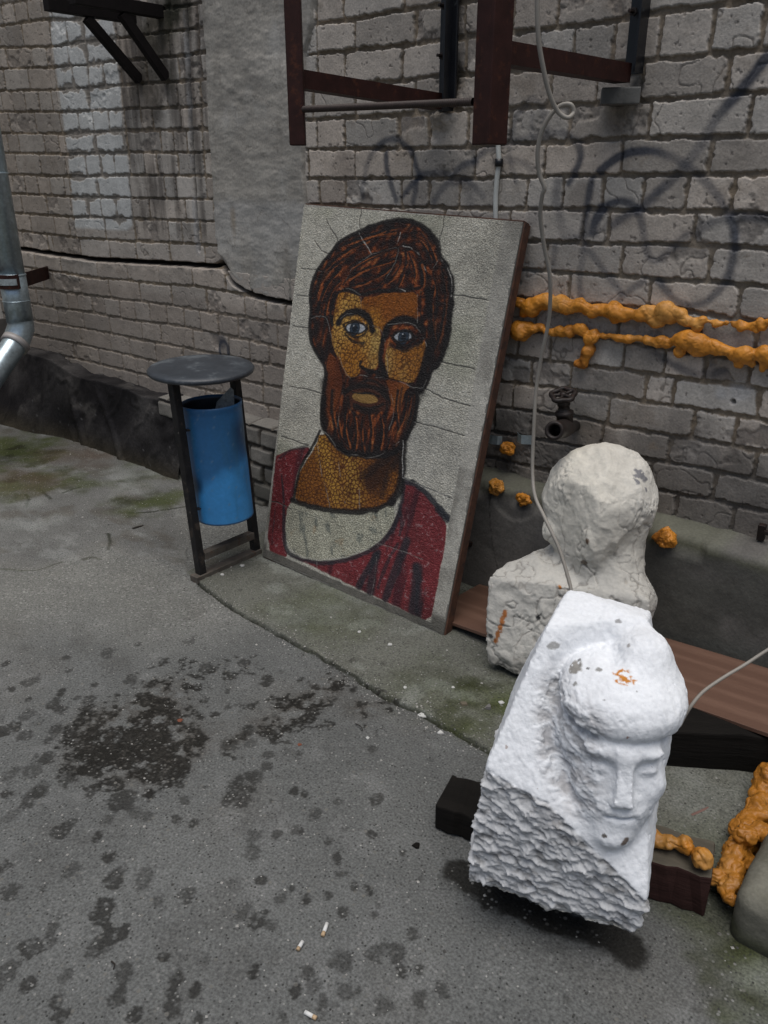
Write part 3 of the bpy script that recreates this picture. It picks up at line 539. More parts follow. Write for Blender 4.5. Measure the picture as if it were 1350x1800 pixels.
# cement render strip between the two bays
pp = [W(*q) for q in [(352, -60), (362, 0), (368, 120), (374, 240), (380, 330), (383, 400), (388, 445), (398, 455), (415, 482), (432, 500), (450, 512), (480, 520), (516, 528), (545, 535), (545, 380), (541, 300), (540, 200), (545, 90), (556, 40), (565, -60)]]
px_ = np.arange(W(345, 0)[0] - .25, W(565, 0)[0] + .3, .0042); pz_ = np.arange(W(500, 560)[1] - .1, 3.0, .0042); PX, PZ = np.meshgrid(px_, pz_, indexing='ij'); x, z = PX.ravel(), PZ.ravel()
top = max(p[1] for p in pp); zc_ = np.minimum(z, top - .01)
d = dpoly(x + .012*fbm(x*16, z*16, seed=91, o=4), zc_ + .008*fbm(x*16, z*16, seed=92, o=4), pp); n1 = fbm(x*5, z*9, seed=93, o=6, g=.6); n2 = fbm(x*11, z*30, seed=94, o=5, g=.6)
h = .034 * sm(.006, -.012, d) + .005 * n1 + .002 * n2 - .006; n5 = fbm(x*22, z*60, seed=97, o=4, g=.6); h += .0013 * n5 + .002*sm(.1, .5, fbm(x*8, z*14, seed=95, o=5))
col = np.array([.34, .32, .285]) * (1 + .22*n1 + .16*n2)[:, None]; zb = W(450, 355)[1]
low = sm(.02, -.02, z - zb - .03*n1); col = mixc(col, (.37, .365, .355), low * .55 * sm(.3, .0, zb - z)); pt1 = fbm(x*9, z*2.0, seed=96, o=5); col = mixc(col, (.20, .185, .16), sm(.05, .5, pt1) * .6); col = mixc(col, (.42, .41, .385), sm(.12, .5, fbm(x*6, z*4, seed=99, o=5)) * .55); col = mixc(col, (.16, .145, .125), sm(.02, .0, np.abs(fbm(x*5, z*8, seed=98, o=5)))*.5)
col = mixc(col, (.19, .13, .06), sm(.03, .0, np.abs(x - W(418, 380)[0]) + .02*n1) * sm(.0, .05, W(418, 355)[1]-z) * sm(.22, .08, W(418, 355)[1]-z) * .45)
col = mixc(col, (.10, .095, .085), sm(-.0, .02, W(410, 455)[1] - z) * sm(.04, .0, np.hypot(x-W(408, 468)[0], z-W(408, 468)[1])) * .6)
F = grid_faces(len(px_), len(pz_))[:, ::-1]; keep = (d[F] < .006).all(1)
pl = fast('render_coat', np.stack([x, -h, z], 1), F[keep], M_plaster, parent=wall, col=np.clip(col, .02, .7)); pl['label'] = 'rough grey cement render'

# plinth: concrete ledge on the right, brick ledge further left
ux = axis([(-2.40, -.2, .006), (-.2, 1.6, .05)]); prof = [(.02, .455), (-.03, .452), (-.07, .446), (-.105, .44), (-.122, .43), (-.13, .41)] + [(-.13 - .006*k/10, .41 - .43*k/60) for k in range(1, 61)]
pf = np.array(prof); U, K = np.meshgrid(ux, np.arange(len(pf)), indexing='ij'); x = U.ravel(); py_, pz0 = pf[K.ravel()].T; s_ = K.ravel() * .008
n1 = fbm(x*7, s_*7, seed=101, o=5); n2 = fbm(x*25, s_*25, seed=102, o=4); edge = sm(.05, .0, np.abs(K.ravel() - 5) * .008)
dy = -.004*n1 - .002*n2 + edge * .022 * sm(.05, .5, fbm(x*9, s_*0+3, seed=103, o=5)); brk = x < -2.05
col = np.array([.135, .128, .118]) * (1 + .2*n1 + .12*n2)[:, None]; topm = (pz0 > .42)
col = mixc(col, (.135, .14, .10), topm * sm(-.25, .4, n1 + .2) * .65); col = mixc(col, (.055, .056, .048), ~topm * sm(-1.25, -.7, x) * .75 * sm(-.6, .3, n1 + .35)); col = mixc(col, (.075, .080, .040), ~topm * sm(.38, .43, pz0 + .02*n1) * .6)
fb = [(x0, .39) for x0 in ()]; c1, c2 = on_y(905, 880, -.13)[0], on_y(905, 880, -.13)[2]; dd = np.hypot((x-c1)/.085, (pz0-c2+.02)/.05) + .4*n1; pit = sm(1.05, .95, dd) * ~topm; dy += pit*.007; col = mixc(col, (.085, .082, .078), pit*.5)
ck2 = [on_y(*q, -.13)[[0, 2]] for q in [(862, 870), (862, 905), (870, 960), (885, 1010)]]; dq = dline(x + .004*n2, pz0, ck2); col = mixc(col, (.05, .045, .04), sm(.003, .0008, dq)*.7)
V = np.stack([x, py_ + dy, pz0 + np.where(topm, .004*n2, 0)], 1)
plinth = fast('plinth', V, grid_faces(len(ux), len(pf)), M_plaster, parent=wall, col=np.clip(col, .02, .6)); plinth['label'] = 'stained grey concrete plinth with a mossy ledge'
# brick-on-edge ledge, where the render is missing (behind and beside the litter bin)
lx = axis([(-3.62, -2.38, .0055)]); pr = [(.01 - .14*k/20, .415 - .0005*k) for k in range(21)] + [(-.13, .404 - .44*k/80) for k in range(81)]
pf = np.array(pr); U, K = np.meshgrid(lx, np.arange(len(pf)), indexing='ij'); x = U.ravel(); yb, zb = pf[K.ravel()].T; vert = K.ravel() > 20
v = np.where(vert, zb, .404 - (yb + .13)); rowi = np.floor((.404 - v) / .094).astype(int); rowi = np.where(vert, np.maximum(rowi, 0), -1)
jx = (x + .08*(rowi % 2) + .005*fbm(x*20, v*20, seed=111)) / .165; ji = np.floor(jx).astype(int); fx = (jx - ji); fz = np.where(vert, ((.404-v)/.094) % 1, .5)
d = np.minimum(np.minimum(fx, 1-fx)*.165, np.where(vert, np.minimum(fz, 1-fz)*.094, .05)) - .006 - .004*fbm(x*40, v*40, seed=112, o=3)
face = sm(0, .008, d); t_ = _h(ji + 50, rowi + 9); n1 = fbm(x*12, v*12, seed=113, o=5)
dis = face*.016 + (t_-.5)*.022 + .005*n1 - .008
col = np.array([.185, .175, .158]) * (.75 + .4*t_ + .2*n1)[:, None]; col = mixc(col, (.07, .06, .05), 1-face); col = mixc(col, (.085, .083, .07), sm(.2, .05, v)*.6)
V = np.stack([x, yb - np.where(vert, dis, 0), zb + np.where(vert, 0, dis*.6)], 1)
bl = fast('brick_ledge', V, grid_faces(len(lx), len(pf)), M_brick, parent=wall, col=np.clip(col, .02, .6)); bl['label'] = 'short stepped ledge of rough grey bricks'

# bitumen membrane over the foot of the wall at the left
mu = axis([(-6.6, -3.43, .012)]); nk = 70; U, K = np.meshgrid(mu, np.arange(nk), indexing='ij'); x = U.ravel(); t = K.ravel()/(nk-1)
flare = .20 + .17*sm(-4.3, -5.2, x) + .03*fbm(x*3, x*0, seed=121); topz = .415 + .055*sm(-4.4, -4.9, x) + .02*fbm(x*4, x*0+2, seed=122, o=4)
a = np.clip(t/.28, 0, 1); b = np.clip((t-.28)/.72, 0, 1); yy = .01 - .135*a - (flare-.13) * b**1.5; zz = topz + .03*(1-a)*fbm(x*7, x*0, seed=123) - .012*a - (topz + .02) * b
n1 = fbm(x*3.5, t*2.2, seed=124, o=5); wr = np.abs(fbm(x*5 + t*1.5, t*1.3, seed=125, o=4)); yy -= (.011*n1 + .008*sm(.10, .0, wr)) * sm(.05, .3, t); zz += .012*n1 * (1-b)
fold = sm(.05, .0, np.abs((x + 4.60) - (t-.3)*.35)) + sm(.04, 0, np.abs((x+4.28) - (t-.3)*.5)); yy -= .022*fold*b
col = np.tile(np.array([.012, .011, .012]), (len(x), 1)); col = mixc(col, (.085, .08, .078), (1-b)*sm(-.3, .4, n1)*.6); col = mixc(col, (.075, .07, .066), sm(.15, .6, fbm(x*6, t*5, seed=126, o=6))*.7)
col = mixc(col, (.06, .05, .03), sm(.75, 1, t)*.6); col = mixc(col, (.24, .24, .24), sm(.66, .72, fbm(x*60, t*60, seed=127, o=3))*.35)
mem = fast('waterproofing_membrane', np.stack([x, yy, zz], 1), grid_faces(len(mu), nk), M_black, parent=wall, col=col); mem['label'] = 'wrinkled black bitumen membrane'

# neighbouring wall at the far left, cream paint over a dark foot
bm = bmesh.new(); add_box(bm, (-5.85, -3.2, .62), (-5.50, .0, 3.6)); M_cream = material('cream_render', (.55, .52, .47), rough=.9, var=.12, vscale=5, bump=.4, bscale=60)
sw = thing('painted_wall', 'cream painted side wall seen behind the zinc drainpipe', 'wall', (-5.7, -1.6, 0)); from_bm('wall_face', bm, M_cream, sw)
bm = bmesh.new(); add_box(bm, (-5.85, -3.2, -.02), (-5.46, -.01, .62)); from_bm('wall_foot', bm, material('grey_wall_foot', (.12, .11, .10), rough=.9, var=.3, vscale=8, bump=.5), sw); adopt(sw)

# ------------------------------------------------------------ the portrait panel
q6 = lambda X, Y: (430 + X/2.596, 340 + Y/2.596)
A = at(*q6(80, 1655), 3.06); A = on_z(466, 981, .012); Bp = on_z(778, 1116, .012); Cp = on_y(541, 362, -.045)
uu = Bp - A; uu[2] = 0; Wd = np.linalg.norm(uu); uu /= Wd; vv = Cp - A; vv -= uu * (vv @ uu) * 0; nn = np.cross(uu, vv); nn /= np.linalg.norm(nn)
if nn[1] > 0: nn = -nn
vy = np.cross(nn, uu); vy /= np.linalg.norm(vy)
if vy[2] < 0: vy = -vy
def PU(px, py): p = on_plane(px, py, A, nn) - A; return (p @ uu, p @ vy)
QP = lambda pts: [PU(*q6(a, b)) for a, b in pts]
corn = QP([(82, 1655), (272, 50), (1270, 130), (903, 2020)]); print('panel corners', corn)
c0, c1, c2, c3 = [np.array(c) for c in corn]
nu, nv = 480, 700; S, T = np.meshgrid(np.linspace(0, 1, nu), np.linspace(0, 1, nv), indexing='ij'); S, T = S.ravel()[:, None], T.ravel()[:, None]
uvp = (1-S)*(1-T)*c0 + (1-S)*T*c1 + S*T*c2 + S*(1-T)*c3; x, y = uvp.T
n1 = fbm(x*30, y*30, seed=131, o=4); n2 = fbm(x*90, y*90, seed=132, o=3); n3 = fbm(x*6, y*6, seed=133, o=4); xw, yw = x + .004*n1, y + .004*np.roll(n1, 37)
f1, f2, cid = worley(x*210, y*210, seed=8); pebc = sm(.55, .2, f1) * (.4+.8*cid)
col = np.array([.48, .462, .395]) * (1 + .6*(pebc-.5) + .10*n3 + .2*n2)[:, None]
k1 = fbm(x*3, y*3, seed=134, o=5); col = mixc(col, (.23, .24, .165), sm(.0, .6, k1)*.5); col = mixc(col, (.33, .325, .30), sm(.1, .6, -k1)*.45)
rel = .0022*pebc + .0006*n2
st1 = fbm(x*14 + y*6, y*9, seed=135, o=5); 
def poly(pts, sm_=1): return dpoly(xw, yw, chaikin(QP(pts), sm_, True))
def fill(pts, c_, a=1, e=.0025, s=1):
    global col
    col = mixc(col, c_, sm(e, -e, poly(pts, s)) * a)
def stroke(pts, w_, c_, a=1, s=2, soft=.55, jit=.0):
    global col
    p = chaikin(QP(pts), s) if s else QP(pts); lo, hi = np.min(p, 0)-.05, np.max(p, 0)+.05; ii = np.where((x > lo[0]) & (x < hi[0]) & (y > lo[1]) & (y < hi[1]))[0]
    d = dline(xw[ii], yw[ii], p) + jit*n1[ii]; m = sm(w_/2*1.25, w_/2*soft, d) * a; cc = col[ii]; col[ii] = cc + (np.array(c_)-cc)*m[:, None]
BK = (.012, .010, .010); px1 = .0024 / 2.0
U_ = lambda w_: w_ * .00105                      # stroke width given in traced units
head = [(560, 158), (640, 132), (720, 120), (790, 133), (842, 172), (880, 225), (893, 290), (922, 330), (942, 390), (947, 470), (937, 560), (927, 640), (915, 710), (890, 770), (852, 800), (832, 860), (815, 890), (787, 905), (790, 960), (770, 1050), (740, 1110), (715, 1150), (680, 1185), (630, 1200), (560, 1200), (480, 1190), (430, 1165), (385, 1110), (352, 1060), (350, 980), (365, 880), (374, 800), (350, 760), (320, 715), (298, 655), (297, 590), (305, 540), (298, 470), (310, 400), (340, 338), (400, 268), (430, 218), (500, 188)]
# neck, shirt, cloak
neck = [(345, 1085), (330, 1150), (262, 1250), (235, 1330), (232, 1410), (300, 1440), (400, 1455), (520, 1455), (600, 1445), (670, 1410), (712, 1340), (722, 1250), (724, 1120)]
fill(neck, (.20, .075, .013)); nkm = sm(.002, -.002, poly(neck)); g1, g2, gc = worley(x*60 + .5*n1, y*60, seed=15); cr = sm(.34, .12, g2-g1)
lt = sm(.10, -.02, dline(x, y, QP([(330, 1200), (330, 1380)])))*0 + sm(.07, .0, dline(x, y, QP([(350, 1130), (370, 1200), (400, 1300), (420, 1390)]))); col = mixc(col, (.40, .22, .04), nkm*lt*(1-cr*.7)*.85); col = mixc(col, (.38, .22, .045), nkm*sm(.09, .0, dline(x, y, QP([(480, 1220), (490, 1300), (500, 1380)])))*(1-cr)*.8)
col = mixc(col, (.06, .018, .007), nkm*cr*.8); col = mixc(col, (.035, .014, .008), nkm*sm(-.1, .4, st1)*sm(.10, .02, dline(x, y, QP([(560, 1330), (640, 1250), (710, 1180)])))*.9)
red1 = [(125, 1205), (190, 1175), (290, 1152), (302, 1178), (240, 1260), (222, 1400), (192, 1440), (180, 1600), (200, 1660), (160, 1655), (103, 1625), (112, 1440), (130, 1300)]
red2 = [(722, 1305), (775, 1325), (830, 1380), (925, 1490), (915, 1620), (892, 1730), (868, 1860), (848, 1958), (750, 1915), (600, 1842), (450, 1770), (330, 1712), (180, 1640), (260, 1668), (340, 1682), (450, 1675), (580, 1622), (650, 1560), (690, 1480), (722, 1400)]
for p in (red1, red2):
    m = sm(.003, -.003, poly(p)); rc = np.array([.155, .011, .018]) * (1 + .35*n3 + .3*n2)[:, None]; col = col + (rc-col)*(m*.96)[:, None]; col = mixc(col, (.30, .20, .20), m*sm(.45, .6, n2 + .25*pebc)*.6); col = mixc(col, (.03, .012, .018), m*sm(.0, .4, fbm(x*22, y*3, seed=136, o=4))*.75)
shirt = [(198, 1415), (250, 1412), (350, 1436), (480, 1452), (600, 1446), (680, 1410), (690, 1480), (648, 1560), (570, 1620), (450, 1662), (340, 1675), (250, 1652), (195, 1612), (185, 1520)]
sc_ = np.array([.42, .41, .32]) * (1 + .9*(pebc-.5) + .15*n3)[:, None]; m = sm(.004, -.004, poly(shirt)); col = col + (sc_-col)*m[:, None]; col = mixc(col, (.06, .08, .08), m*sm(.18, .5, fbm(x*40+y*20, y*18, seed=137, o=3))*.6); col = mixc(col, (.28, .19, .10), m*sm(.35, .6, fbm(x*16, y*16, seed=138))*.5)
for p, w_, a in [([(180, 1430), (178, 1560), (190, 1640), (250, 1668), (340, 1690), (450, 1680), (580, 1632), (660, 1560), (700, 1480), (722, 1400), (725, 1300)], 20, .85), ([(170, 1290), (175, 1350), (180, 1410)], 12, .8), ([(140, 1440), (130, 1530), (125, 1600)], 8, .5), ([(160, 1205), (200, 1175), (290, 1150)], 12, .6), ([(730, 1310), (790, 1330), (850, 1390), (930, 1480)], 24, .95), ([(880, 1440), (925, 1490)], 24, .9),
                 ([(610, 1640), (560, 1720), (520, 1790)], 30, .85), ([(600, 1660), (580, 1760), (575, 1820)], 44, .85), ([(740, 1590), (700, 1690), (665, 1780), (645, 1850)], 40, .85), ([(700, 1600), (640, 1700), (610, 1800)], 16, .7), ([(790, 1710), (785, 1790), (770, 1900)], 50, .85), ([(780, 1700), (800, 1790), (790, 1920)], 30, .6), ([(710, 1560), (720, 1500), (705, 1420)], 16, .7)]:
    stroke(p, U_(w_), (.022, .024, .030), a, jit=.004)
for p, w_, a in [([(345, 1085), (310, 1160), (262, 1230), (238, 1320), (225, 1400)], 18, .95), ([(215, 1400), (300, 1430), (400, 1450), (500, 1455), (600, 1445), (680, 1405)], 24, .95), ([(722, 1120), (722, 1250), (712, 1350), (670, 1410)], 40, .95), ([(700, 1210), (650, 1290), (630, 1380)], 30, .5), ([(540, 1290), (620, 1230), (700, 1160)], 40, .55)]:
    stroke(p, U_(w_), BK, a, jit=.004)
# head: hair and beard
fill(head, (.050, .014, .007)); hm = sm(.002, -.002, poly(head)); 
wq = fbm(x*5, y*5, seed=144)*.05; sth = fbm((x+wq)*22 + y*30, (y+wq)*26 - x*34, seed=141, o=5); stv = fbm((x+wq)*48, (y+wq)*13, seed=142, o=4)
ytop = QP([(600, 640)])[0][1]; up_ = sm(ytop-.02, ytop+.02, y); s_ = sth*up_ + stv*(1-up_)
col = mixc(col, (.24, .060, .016), hm*sm(.08, .42, s_)*.85); col = mixc(col, (.014, .008, .008), hm*sm(.04, -.30, s_)*.93); col = mixc(col, (.36, .17, .06), hm*sm(.42, .6, s_ + .25*n2)*.5)
# warm flesh planes
left_face = [(432, 445), (475, 455), (535, 475), (535, 560), (575, 600), (620, 615), (605, 780), (540, 770), (520, 830), (470, 845), (440, 780), (405, 700), (395, 640), (405, 590), (412, 520)]
fore = [(535, 475), (600, 472), (640, 452), (700, 455), (795, 450), (788, 520), (792, 590), (740, 570), (680, 590), (640, 640), (600, 610), (570, 600), (530, 550)]
cheek = [(650, 690), (700, 720), (780, 700), (815, 660), (830, 700), (822, 770), (790, 830), (765, 868), (700, 850), (650, 835), (640, 760)]
lowch = [(645, 845), (700, 860), (760, 878), (735, 900), (712, 980), (690, 1010), (672, 960), (655, 890)]
nose = [(590, 620), (625, 620), (615, 760), (600, 800), (560, 800), (530, 790), (545, 760), (575, 700)]
jaw = [(385, 720), (420, 760), (450, 850), (440, 900), (420, 980), (375, 990), (370, 860), (380, 800)]
g1, g2, gc = worley(x*64 + .8*n1, y*58 + .5*n3 + .3*n1, seed=16); crk_ = sm(.30, .10, g2-g1 + .12*n1)*sm(-.5, .3, n3 + .4); 
for p, ca, cb, ck_ in ((left_face, (.50, .29, .07), (.36, .15, .02), .85), (fore, (.40, .175, .022), (.24, .075, .010), .6), (cheek, (.42, .25, .07), (.30, .12, .02), .8), (lowch, (.20, .065, .014), (.15, .04, .01), .2), (nose, (.46, .30, .09), (.36, .16, .03), .7), (jaw, (.16, .042, .012), (.09, .022, .008), .3)):
    m = sm(.0025, -.0025, poly(p)); mixa = sm(-.3, .35, n3 + .5*fbm(x*12, y*12, seed=143)); c_ = np.array(ca)*mixa[:, None] + np.array(cb)*(1-mixa)[:, None]
    col = col + (c_*(1+.15*n2)[:, None]-col)*m[:, None]; col = mixc(col, (.065, .020, .006), m*crk_*ck_); rel += m * (1-crk_)*.0006*ck_
fr = sm(.002, -.002, poly(fore)); col = mixc(col, (.09, .025, .008), fr*sm(.1, .5, n3)*.6)
lb = [(487, 922), (515, 905), (560, 915), (600, 928), (612, 945), (588, 960), (535, 956), (503, 942)]
cap = [(470, 885), (530, 850), (590, 838), (640, 870), (668, 930), (665, 990), (620, 1000), (500, 990), (455, 940)]
fill(cap, (.055, .020, .012), .9); fill(lb, (.27, .16, .05)); lm_ = sm(.002, -.002, poly(lb)); col = mixc(col, (.12, .06, .02), lm_*sm(-.05, .4, n1)*.7)
hair_str = [[(330, 420), (360, 350), (420, 290), (490, 245), (560, 215)], [(322, 470), (345, 400), (395, 335), (450, 300)], [(335, 540), (350, 460), (390, 390), (440, 340)], [(365, 560), (372, 500), (395, 440), (430, 400)], [(440, 240), (520, 205), (600, 185), (680, 175)], [(500, 215), (580, 190), (660, 160), (740, 150)], [(480, 340), (560, 290), (640, 262)], [(470, 390), (540, 345), (620, 320), (680, 300)], [(500, 420), (570, 400), (640, 360), (680, 320)], [(620, 425), (670, 390), (710, 340), (715, 290)], [(700, 420), (720, 370), (740, 320), (735, 270)], [(770, 425), (780, 380), (770, 320), (750, 270)], [(810, 420), (815, 370), (800, 320)], [(760, 180), (820, 230), (850, 300)], [(800, 170), (850, 240), (870, 300)], [(860, 360), (880, 430), (880, 520), (860, 620)], [(900, 340), (915, 420), (915, 520), (895, 640)], [(865, 420), (850, 500), (855, 600), (870, 680)], [(905, 560), (890, 650), (860, 720)],
    [(400, 900), (395, 980), (410, 1060)], [(420, 1000), (430, 1080), (450, 1150)], [(460, 1000), (455, 1080), (475, 1160)], [(500, 1010), (510, 1090), (500, 1170)], [(570, 1000), (580, 1080), (570, 1170)], [(620, 1010), (630, 1080), (615, 1160)], [(680, 1030), (670, 1100), (650, 1160)], [(740, 920), (735, 990), (700, 1080)], [(770, 910), (765, 990), (740, 1070)], [(700, 900), (690, 980), (700, 1060)], [(540, 1020), (530, 1090), (540, 1180)]]
rsh = np.random.RandomState(4)
for p in hair_str:
    stroke(p, U_(rsh.uniform(8, 15)), BK, .9, jit=.006); stroke([(a+9, b+7) for a, b in p], U_(5), (.34, .10, .026), .6, jit=.006)
for p, w_, a in [(head[:27], 22, .97), (head[25:] + head[:1], 20, .97), (head[8:18], 30, .9), ([(400, 600), (388, 530), (420, 455), (470, 432), (530, 468), (620, 440), (700, 442), (800, 432)], 14, .95), ([(845, 390), (830, 450), (850, 560), (850, 640), (835, 720), (800, 860)], 30, .9), ([(805, 450), (800, 520), (812, 600), (835, 700)], 10, .8), ([(880, 380), (890, 480), (870, 600), (880, 700)], 18, .6), ([(790, 900), (810, 830), (850, 700)], 40, .8),
                 ([(450, 415), (480, 370), (540, 320), (620, 280), (700, 245), (740, 235)], 7, .9), ([(700, 250), (690, 320), (650, 380), (600, 430)], 9, .8), ([(720, 260), (770, 250), (810, 300), (835, 370)], 8, .8), ([(360, 400), (400, 340), (460, 290), (520, 240)], 8, .6), ([(345, 500), (380, 400), (430, 330), (500, 280)], 12, .6), ([(330, 480), (350, 540)], 14, .7), ([(640, 200), (700, 190), (780, 200), (840, 280), (850, 340)], 14, .5), ([(740, 300), (760, 340), (740, 400)], 10, .6), ([(560, 430), (620, 420), (680, 360), (690, 300)], 12, .6), ([(500, 390), (560, 370), (610, 380)], 7, .6),
                 ([(428, 590), (450, 555), (500, 537), (545, 548), (575, 580), (583, 625)], 30, 1), ([(640, 650), (645, 610), (690, 580), (745, 572), (790, 590), (810, 620)], 30, 1), ([(640, 640), (625, 700), (618, 760), (640, 830)], 26, .95), ([(620, 800), (580, 825), (545, 800), (525, 790), (530, 770)], 13, .95), ([(600, 815), (640, 840)], 22, .9),
                 ([(450, 600), (470, 640), (505, 660), (550, 648), (560, 600)], 11, .9), ([(460, 640), (490, 680), (545, 684)], 12, .85), ([(672, 660), (700, 690), (740, 700), (780, 670)], 10, .9), ([(668, 650), (700, 625), (750, 625), (785, 660)], 8, .9), ([(455, 600), (490, 580), (540, 590), (556, 620)], 9, .9), ([(665, 690), (720, 720), (780, 700), (815, 660)], 16, .8), ([(800, 610), (820, 660), (790, 700)], 16, .7),
                 ([(455, 905), (500, 882), (550, 876), (610, 892), (655, 935)], 22, .9), ([(520, 870), (560, 850), (600, 858), (650, 900), (665, 960)], 14, .8), ([(500, 975), (540, 1000), (610, 995)], 18, .8), ([(470, 930), (480, 985), (520, 1020)], 14, .8), ([(650, 950), (650, 1000), (620, 1030)], 14, .8), ([(490, 905), (530, 915), (565, 908), (612, 928)], 6, 1), ([(500, 962), (540, 985), (600, 978), (632, 960)], 14, .9), ([(540, 880), (560, 850)], 10, .7), ([(520, 850), (480, 880), (455, 920)], 10, .6),
                 ([(300, 560), (340, 562), (372, 565)], 8, .9), ([(372, 565), (360, 640), (345, 700), (365, 760)], 16, .8), ([(320, 580), (318, 650), (345, 720)], 20, .6), ([(378, 560), (385, 640), (378, 720), (372, 800)], 10, .8), ([(360, 900), (358, 1000), (370, 1070)], 14, .7), ([(410, 900), (400, 990), (410, 1080), (440, 1160)], 12, .6),
                 ([(720, 890), (705, 960), (715, 1040), (690, 1110)], 14, .7), ([(760, 900), (750, 980), (730, 1060)], 14, .6), ([(480, 1010), (470, 1080), (490, 1150)], 10, .6), ([(550, 1000), (540, 1060), (560, 1110), (545, 1140)], 16, .7), ([(600, 1010), (610, 1080), (590, 1150)], 10, .6), ([(650, 1010), (640, 1080), (660, 1140)], 10, .6)]:
    stroke(p, U_(w_), BK, a, jit=.0035)
for p, w_, a in [([(362, 860), (360, 960), (368, 1050), (405, 1120), (450, 1172)], 46, .8), ([(800, 895), (778, 970), (755, 1050), (728, 1110), (690, 1160)], 60, .8), ([(450, 1178), (560, 1190), (690, 1172)], 26, .8), ([(325, 430), (325, 540), (335, 640), (358, 760)], 44, .6), ([(905, 350), (925, 450), (915, 560), (890, 660), (850, 760)], 58, .65), ([(420, 250), (520, 185), (640, 150), (760, 150), (850, 230)], 34, .6), ([(470, 1060), (520, 1150), (600, 1160)], 20, .5), ([(400, 560), (392, 500), (420, 450)], 26, .6)]:
    stroke(p, U_(w_), BK, a, soft=.15, jit=.010)
for (cx_, cy_, rx_, ry_, ix_, ir) in ((507, 618, 46, 30, 503, 25), (722, 656, 44, 28, 726, 25)):
    E = [(cx_ + rx_*math.cos(a), cy_ + ry_*math.sin(a) * (1 if math.sin(a) < 0 else .8)) for a in np.linspace(0, 2*math.pi, 14)[:-1]]
    fill(E, (.36, .39, .42), .95); c_ = QP([(ix_, cy_ - 1)])[0]; rr = np.hypot(x-c_[0], (y-c_[1])*.9)/U_(ir)
    col = mixc(col, (.012, .016, .022), sm(1.08, .92, rr)); col = mixc(col, (.030, .045, .065), sm(.9, .78, rr)*sm(.42, .55, rr)*.9); cg = QP([(ix_-4, cy_-14)])[0]; col = mixc(col, (.45, .48, .5), sm(.004, .0015, np.hypot(x-cg[0], y-cg[1])))
    stroke(E + E[:1], U_(7), BK, .95, s=1)
bg = [[(255, 342), (300, 345), (352, 356)], [(222, 605), (290, 616)], [(205, 880), (280, 892), (360, 916)], [(235, 465), (300, 470)], [(165, 1110), (230, 1128), (290, 1152)], [(532, 78), (525, 120), (526, 165)], [(375, 115), (390, 160), (412, 190), (424, 218)], [(320, 215), (350, 260), (385, 280)], [(912, 105), (905, 150), (888, 200), (888, 240)], [(945, 462), (1040, 475), (1140, 493)], [(893, 770), (970, 785), (1050, 803)], [(818, 888), (850, 900), (900, 935), (960, 950), (1048, 973)], [(768, 1040), (900, 1075), (1022, 1112)], [(725, 1300), (830, 1345), (945, 1392)], [(115, 1408), (150, 1412), (215, 1440)]]
for p in bg:
    P = QP(p); d = dline(xw + .002*n1, yw, P); m = sm(.0030, .0010, d); col = mixc(col, (.035, .033, .028), m*.85); rel -= m*.0022
gr = [[(520, 178), (548, 225), (576, 276)], [(712, 180), (705, 205), (696, 232)], [(725, 238), (770, 246), (805, 292), (818, 340), (832, 357)], [(888, 240), (892, 292), (930, 340), (945, 400), (947, 470)], [(692, 428), (710, 432), (735, 446)], [(460, 400), (480, 350), (540, 305), (600, 265), (700, 246)], [(702, 250), (690, 310), (665, 350), (640, 400), (600, 430)], [(305, 570), (340, 558), (372, 562), (386, 612), (400, 660), (432, 745), (470, 848), (520, 826), (560, 835)], [(600, 838), (650, 842), (700, 852), (760, 882), (812, 890), (832, 850)], [(532, 472), (536, 560)], [(436, 570), (480, 541), (530, 558), (556, 615)], [(585, 604), (620, 612), (650, 690), (652, 835)], [(655, 600), (700, 592), (770, 590), (812, 640), (832, 700)], [(640, 862), (678, 930), (682, 1000), (660, 1080)], [(450, 870), (436, 1000), (418, 1090)], [(335, 1140), (348, 1270), (378, 1370), (388, 1435)], [(425, 1180), (432, 1280), (458, 1410)], [(345, 1078), (380, 1092), (430, 1180), (520, 1197), (600, 1208), (680, 1152), (722, 1120)], [(215, 1440), (400, 1505), (610, 1596), (740, 1640), (885, 1700)], [(612, 1596), (600, 1700), (580, 1835)], [(330, 1680), (330, 1720)], [(118, 1405), (190, 1425)], [(522, 1340), (525, 1440)], [(845, 375), (885, 300)], [(432, 430), (480, 435), (530, 462)], [(790, 460), (790, 590)]]
for i_, p in enumerate(gr):
    P = chaikin(QP(p), 1); d = dline(xw + .002*n1, yw, P); m = sm(.0024, .0006, d); ww_ = .50 if i_ in (0, 1, 2, 3, 4) else .26
    brk_ = sm(-.35, .1, fbm(x*25, y*25, seed=151)); col = mixc(col, (ww_, ww_*.96, ww_*.88), m*(.85 if i_ < 5 else .55)*brk_); rel -= m*.0012
for p, w_ in (([(724, 1128), (722, 1200), (722, 1290)], 3), ([(722, 1296), (830, 1345), (942, 1390)], 3)): stroke(p, U_(w_), (.5, .49, .46), .7, s=0)
